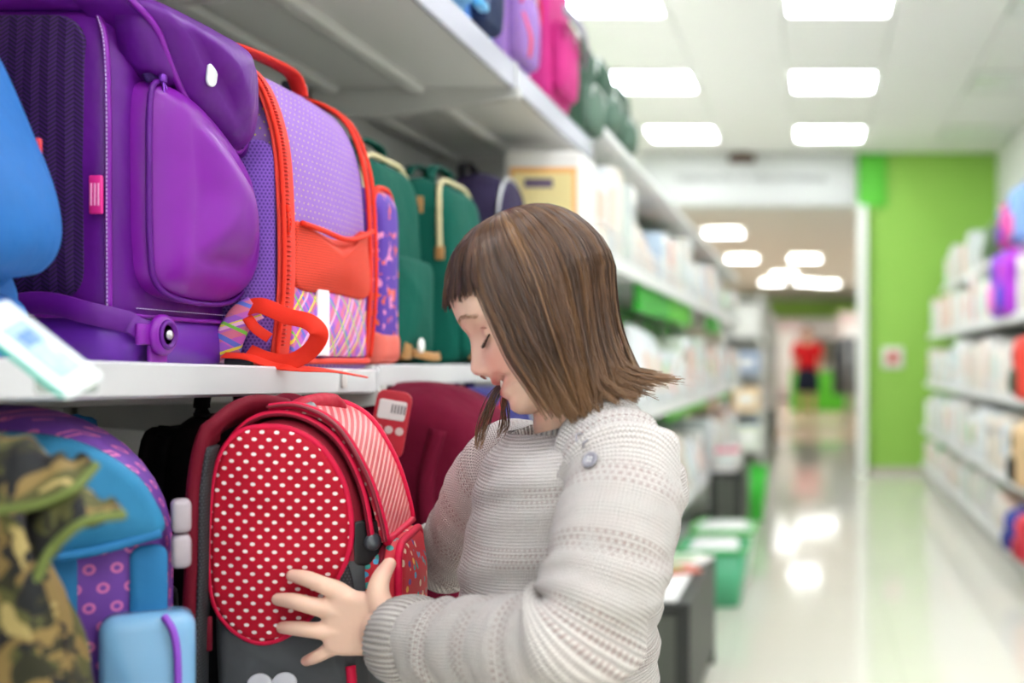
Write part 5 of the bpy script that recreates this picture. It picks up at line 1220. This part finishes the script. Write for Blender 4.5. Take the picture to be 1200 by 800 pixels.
rt = {0: 'bottom', 1: 'second', 2: 'third', 3: 'fourth', 4: 'top'}
for k in range(6):
    y0 = 10.9-.95*(k+1)
    for ti, (zt, fx) in enumerate(RT):
        y = y0+.03; cnt = 0
        while y < y0+.9:
            wd = R.choice((.13, .18, .22)); hgt = R.uniform(.17, .25) if ti < 1 else R.uniform(.24, .34); dp = R.uniform(.2, .3)
            if y+wd > y0+.94: break
            if ti == 4 and 7.35 < y < 8.35: y += wd; continue
            if (ti > 2 and 6.2 < y < 7.2) or (ti <= 2 and y < 5.95): y += wd; continue
            nm = R.choice(('carton', 'writing_pad', 'writing_pad', 'pouch'))
            carton(nm, 'pale %s, %s item on the %s shelf, right-hand bay %s from the green wall' % (nm.replace('_', ' '), ORD[cnt], rt[ti], ORD[k]), nm.replace('_', ' '), 'pale %ss on the %s shelf at the right' % (nm.replace('_', ' '), rt[ti]), (fx+.015+dp/2, y+wd/2, zt+.001), (dp, wd, hgt), R.randrange(3), PI)
            y += wd+.01; cnt += 1
# white printed poster box and white bundles above the girl's head
t = thing('display_box', 'white carton with a yellow orange-framed picture and a dark label, beyond the teal backpacks', 'box', (-.66, 3.02, 1.048))
mesh('box', rbox(0, 0, .26, .19, .2, .52, .01), mats[0], t); pc = mesh('picture', rbox(.0, -.101, .34, .165, .006, .28, .003, 2), plain('picture_orange', '#eeb066', .5), t)
mesh('picture_field', box(0, -.1052, .335, .145, .002, .26), plain('picture_yellow', '#f4e2a2', .5), pc, False); mesh('dark_label', box(-.01, -.1066, .44, .07, .002, .022), plain('picture_violet', '#6b5a78', .5), pc, False)
carton('pouch', 'white puffed bag beside the yellow picture box', 'pouch', None, (-.62, 2.80, 1.048), (.16, .14, .33), 0)
carton('carton', 'pale carton with an orange print standing behind the yellow picture box', 'carton', None, (-.66, 3.19, 1.048), (.2, .1, .36), 2)
carton('carton', 'tall pale carton at the back of the shelf beside the yellow picture box', 'carton', None, (-.87, 3.16, 1.048), (.26, .2, .46), 1)
carton('pouch', 'white puffed bag at the back of the shelf beside the dark violet backpack', 'pouch', None, (-.88, 2.86, 1.048), (.22, .2, .42), 0)
# colourful goods at the near end of the right shelving
def soft(label, loc, W, D, H, c1, c2, c3):
    t = thing('toy_bag', label, 'bag', loc, PI)
    mesh('body', slab(top_arch(W, H, .06, .03), D, .04, lambda u, v, n: (n, u, v), .015), fabric('toy_fabric', c1, .5), t)
    mesh('front_pocket', puff(rrect(W*.7, H*.4, .03, 4, 0, H*.3), .03, .014, .01, front(D/2-.01)), fabric('toy_pocket', c2, .5), t)
    mesh('handle', tube(cr([(0, -.04, H-.01), (0, -.03, H+.03), (0, .03, H+.03), (0, .04, H-.01)], 5), .007, 8), fabric('toy_handle', c3, .5), t)
    mesh('badge', xf(lathe([(0, 0), (.035, 0), (.035, .006), (0, .01)], 20), T(D/2+.005, 0, H*.72, 0, PI/2)), fabric('toy_badge', c3, .5), t); return t
soft('pink bag with a blue badge on the top shelf of the right-hand shelving', (1.18, 7.0, 1.721), .26, .16, .26, '#e83f9c', '#7b3fb0', '#79a8ee')
soft('pale blue and pink bag on the top shelf nearest the frame edge', (1.18, 6.65, 1.721), .26, .16, .3, '#8fb4ea', '#ee5aa8', '#5fa0e0')
soft('violet bag with a pink front on the fourth shelf at the right', (1.09, 6.72, 1.301), .26, .16, .36, '#8a3bd0', '#f07ad0', '#4f3bc4')
soft('purple and magenta bag on the fourth shelf at the frame edge', (1.09, 6.42, 1.301), .24, .16, .34, '#b23ad0', '#4a48c8', '#e055b4')
soft('red bag with a dark green pocket on the third shelf at the right', (1.05, 5.75, .871), .2, .16, .3, '#e5483c', '#2f4a38', '#c03028')
soft('beige and black bag on the second shelf at the right', (1.02, 5.62, .461), .2, .16, .3, '#d8b88c', '#2b2622', '#3a3028')
soft('navy blue bag on the bottom shelf at the right', (1.01, 5.72, .141), .24, .16, .2, '#2a3f9e', '#22307e', '#3a50b4')
soft('red bag on the bottom shelf at the frame edge', (1.01, 5.42, .141), .22, .16, .22, '#d23a4a', '#b02a3a', '#e05560')
soft('dark green bag standing on the top shelf of the right-hand shelving', (1.28, 7.75, 1.721), .3, .2, .3, '#4e6b3c', '#3b5530', '#7a8f66')
soft('grey green bag standing on the top shelf close to the dark green one', (1.28, 8.15, 1.721), .28, .2, .27, '#66805a', '#55704a', '#8fa67e')
# low black stands with white tops
STD = plain('stand_black', '#2c2e2b', .45); STD2 = plain('stand_grey_panel', '#55584f', .5); PAPER = plain('stand_paper', '#f2f1ee', .5)
def stand(label, x1, y0, y1, h, wid=.34):
    t = thing('promo_stand', label, 'display stand', ((x1*2-wid)/2, (y0+y1)/2, 0), 0, 'low black stands along the left shelving'); L = y1-y0
    for a in (-1, 1):
        for b in (-1, 1): mesh('leg', box(a*(wid/2-.02), b*(L/2-.02), h/2-.01, .04, .04, h-.02), STD, t, False)
    mesh('side_panel', rbox(wid/2-.008, 0, h*.55, .016, L-.06, h*.8, .004, 1), STD, t, False); mesh('side_panel', rbox(-wid/2+.008, 0, h*.55, .016, L-.06, h*.8, .004, 1), STD, t, False)
    mesh('end_panel', rbox(0, -L/2+.01, h*.52, wid-.06, .016, h*.8, .004, 1), STD2, t, False); mesh('end_panel', rbox(0, L/2-.01, h*.52, wid-.06, .016, h*.8, .004, 1), STD2, t, False)
    mesh('top_tray', rbox(0, 0, h-.012, wid, L, .03, .005, 2), STD, t, False); mesh('paper_top', rbox(-.015, 0, h+.006, wid-.05, L-.04, .008, .002, 1), PAPER, t, False); mesh('base_board', rbox(0, 0, .05, wid-.02, L-.02, .02, .004, 1), STD2, t, False); return t
stand('low black stand with a white paper top right behind the girl', -.345, 3.335, 4.2, .375, .24)
stand('low black stand with pink goods on top, farther along the aisle', -.40, 6.75, 7.5, .43, .19)
stand('small dark stand in the hall beyond the opening', -.46, 14.07, 14.42, .5, .24)
def booklet(label, loc, rz, c): 
    t = thing('booklet', label, 'booklet', loc, rz); mesh('cover', rbox(0, 0, .006, .2, .14, .012, .003, 1), plain('booklet_cover', c, .4), t); mesh('pages', rbox(.004, 0, .006, .198, .134, .008, .001, 1), PAPER, t); mesh('cover_picture', box(.0, 0, .0125, .11, .07, .001), plain('booklet_picture', '#6fae5c', .4), t, False)
booklet('green and red booklet lying on the near black stand', (-.47, 3.8, .386), .4, '#c9705c'); booklet('pale booklet lying at the back of the near black stand', (-.45, 4.0, .386), -.2, '#e8e2d8')
carton('carton', 'white and pink carton on the far black stand', 'carton', None, (-.50, 7.0, .441), (.15, .3, .09), 0)
t = thing('pink_pack', 'flat pink pack on the white carton of the far stand', 'pack', (-.50, 7.0, .532)); mesh('pack_body', rbox(0, 0, .012, .14, .24, .024, .006), plain('pink_pack', '#e8829c', .4), t); mesh('pack_label', box(0, 0, .0246, .1, .12, .001), PAPER, t, False)
def tub(label, loc, c1, c2):
    t = thing('plastic_tub', label, 'tub', loc); q = lambda a, b, z: [(x_, y_, z) for x_, y_ in rrect(a, b, .04, 4)]
    mesh('tub_body', loft([q(.24, .34, 0), q(.3, .4, .24), q(.28, .38, .24), q(.23, .33, .02)], True, True, True), plain('tub', c1, .4), t); mesh('rim', tube(q(.3, .4, .24), .012, 8, True), plain('tub_rim', c2, .4), t); mesh('contents', rbox(0, 0, .2, .22, .3, .12, .03), PAPER, t)
tub('green plastic tub of white packs between the two black stands', (-.44, 5.3, 0.0), '#5ab889', '#3fae5c'); tub('white plastic tub with a green rim close to the far stand', (-.44, 5.9, 0.0), '#e4ece6', '#4fc04a')
t = thing('waste_bin', 'bright green bin standing behind the far black stand', 'bin', (-.43, 7.95, 0)); mesh('bin_body', lathe([(0, 0), (.1, 0), (.13, .36), (.12, .36), (.095, .02), (0, .02)], 24), plain('bin_green', '#3fc83a', .4), t); mesh('bin_rim', tube([(.13*math.cos(a), .13*math.sin(a), .36) for a in np.linspace(0, 2*PI, 24, endpoint=False)], .01, 8, True), plain('bin_rim_green', '#35b030', .4), t)
# the hall beyond the opening
HALLC = ['#d98a94', '#8fa6d8', '#e8e4dc', '#b9d0b4', '#e6c79a', '#7f93b8', '#f0eeea', '#c7646c', '#a9c8e4', '#dfe6d6']
for k, (hx, hy) in enumerate(((-.74, 13.3), (-.80, 15.2), (-.80, 17.2), (-.80, 19.4))):
    t = thing('hall_shelving', 'white shelving of coloured goods in the hall, %s behind the opening' % ('first', 'second', 'third', 'fourth')[k], 'shelving', (hx, hy, 0), 0, 'shelving in the far hall')
    mesh('back_panel', box(-.2, 0, .9, .03, 1.5, 1.8), M_SHELF, t, False)
    for z_ in (.12, .52, .92, 1.32, 1.72): mesh('shelf', rbox(0, 0, z_, .42, 1.5, .03, .004, 1), M_SHELF, t, False)
    mesh('side_panel', box(0, .75, .9, .42, .02, 1.8), M_SHELF, t, False)
    for b in (-.19, .2): mesh('post', box(b, -.745, .9, .03, .03, 1.8), M_SHELF, t, False)
    for z_ in (.135, .535, .935, 1.335):
        y = -.7; cnt = 0; lev = {.135: 'lowest', .535: 'second', .935: 'third', 1.335: 'fourth'}[z_]
        while y < .62:
            wd = R.choice((.14, .2, .26)); hgt = R.uniform(.2, .34); c = R.choice(HALLC)
            if y+wd > .73: break
            b = thing('hall_box', 'coloured pack, %s on the %s shelf of the %s hall shelving' % (ORD[cnt], lev, ORD[k]), 'pack', (hx+.03, hy+y+wd/2, z_), 0, 'coloured packs in the far hall')
            mesh('pack_body', rbox(0, 0, hgt/2, .3, wd, hgt, .015, 2), plain('hall_pack', c, .5), b); mesh('pack_label', box(.151, 0, hgt*.5, .002, wd*.6, hgt*.35), PAPER, b, False); mesh('pack_label', box(0, -wd/2-.001, hgt*.5, .18, .002, hgt*.35), PAPER, b, False); y += wd+.02; cnt += 1
for k, (hx, hy) in enumerate(((.55, 19.5), (.8, 23.5))):
    t = thing('clothes_rail', 'rail of grey and dark clothes in the hall, %s of two' % ('nearer', 'farther')[k], 'clothes rail', (hx, hy, 0), 0)
    for b in (-.6, .6): mesh('post', tube([(0, b, 0), (0, b, 1.5)], .02, 8), METAL, t)
    mesh('rail', tube([(0, -.6, 1.5), (0, .6, 1.5)], .02, 8), METAL, t)
    for q in range(8):
        c = R.choice(['#6a6f74', '#8d8f94', '#b9a79c', '#3d434c', '#a0a6a2', '#d0c8c4']); yq = -.5+q*.14
        mesh('garment', loft([[(-.2, yq, 1.42), (0, yq-.03, 1.47), (.2, yq, 1.42), (0, yq+.03, 1.47)], [(-.24, yq, 1.2), (0, yq-.05, 1.2), (.24, yq, 1.2), (0, yq+.05, 1.2)], [(-.22, yq, .55), (0, yq-.05, .55), (.22, yq, .55), (0, yq+.05, .55)]]), fabric('garment', c, .8), t)
for k, (px_, py_, Y_, wd, h0, h1, c) in enumerate(((962, 0, 33.8, 2.6, 1.6, 2.3, '#eef0ea'), (905, 0, 32.5, 1.6, .0, 2.2, '#d9c6c4'), (1000, 0, 32, .8, 0, 2.4, '#e5d2cb'))):
    t = thing('wall_display', ('wide white display panel on the far end wall', 'pale pink display cabinet at the far end of the hall', 'pale display column at the far end of the hall')[k], 'display', ((px_-953)/FPX*Y_, Y_, h0)); mesh('panel', rbox(0, 0, (h1-h0)/2, wd, .3, h1-h0, .03), plain('display_paint', c, .5), t); mesh('inset', rbox(0, -.15, (h1-h0)*.5, wd*.8, .02, (h1-h0)*.7, .01, 1), PAPER, t); mesh('plinth', box(0, 0, .05, wd*1.02, .34, .1), STD2, t, False)
t = thing('counter', 'green-fronted counter in the far hall behind the person in red', 'counter', (.2, 26.5, 0)); mesh('front_panel', rbox(0, 0, .45, 1.4, .5, .9, .02), GREEN_BRIGHT, t); mesh('worktop', rbox(0, 0, .92, 1.5, .6, .05, .01), M_SHELF, t); mesh('kick', box(0, -.2, .04, 1.3, .08, .08), STD, t, False)
# person in red
PX, PYY = (946-953)/FPX*22.5, 22.5
t = thing('person', 'distant shopper in a red top and dark skirt in the far hall', 'person', (PX, PYY, 0))
def pl2(ctrl, rad, n=14): return limb([np.array(c, float) for c in ctrl], rad, 4, n)
pb = join(*[(p[0], p[1]) for p in (pl2([(0, 0, .9), (0, 0, 1.15), (0, 0, 1.36)], [.13, .12, .15]), pl2([(0, 0, 1.38), (0, 0, 1.5)], [.05, .05]), pl2([(0, 0, 1.55), (0, -.01, 1.62)], [.085, .09]), pl2([(-.19, 0, 1.38), (-.24, 0, 1.12), (-.22, -.05, .88)], [.055, .045, .035]), pl2([(.19, 0, 1.38), (.24, 0, 1.12), (.22, -.05, .88)], [.055, .045, .035]), pl2([(-.08, 0, .9), (-.09, .03, .48), (-.09, .05, .08), (-.09, -.1, .05)], [.09, .065, .045, .04]), pl2([(.08, 0, .9), (.1, -.05, .48), (.1, -.03, .08), (.1, -.18, .05)], [.09, .065, .045, .04]))])
rw = bpy.data.meshes.new('shopper_raw'); rw.from_pydata([tuple(map(float, q)) for q in pb[0]], [], pb[1]); b2 = bmesh.new(); b2.from_mesh(rw); bmesh.ops.recalc_face_normals(b2, faces=b2.faces); b2.to_mesh(rw); b2.free()
ro = bpy.data.objects.new('shopper_raw', rw); C.objects.link(ro); md = ro.modifiers.new('r', 'REMESH'); md.mode = 'VOXEL'; md.voxel_size = .02; dg = bpy.context.evaluated_depsgraph_get(); bmesh_ = bpy.data.meshes.new_from_object(ro.evaluated_get(dg)); bpy.data.objects.remove(ro)
bmesh_.materials.clear(); link('body', bmesh_, plain('shopper_skin', '#c99a80', .6), t)
mesh('red_top', loft([[(a*math.cos(q), b*math.sin(q), z_) for q in np.linspace(0, 2*PI, 20, endpoint=False)] for z_, a, b in ((.92, .19, .15), (1.1, .18, .14), (1.36, .24, .16), (1.45, .1, .09))]), fabric('red_shirt', '#e01f28', .7), t)
mesh('dark_skirt', loft([[(a*math.cos(q), b*math.sin(q), z_) for q in np.linspace(0, 2*PI, 20, endpoint=False)] for z_, a, b in ((.5, .24, .2), (.7, .22, .18), (.96, .18, .15))]), fabric('dark_skirt', '#1c2236', .8), t)
for s in (-1, 1): mesh('sleeve', pl2([(s*.2, 0, 1.38), (s*.245, 0, 1.2)], [.07, .06]), fabric('red_sleeve', '#e01f28', .7), t)
mesh('hair', pl2([(0, .02, 1.6), (0, .03, 1.67)], [.1, .09]), plain('shopper_hair', '#4a2e20', .6), t)
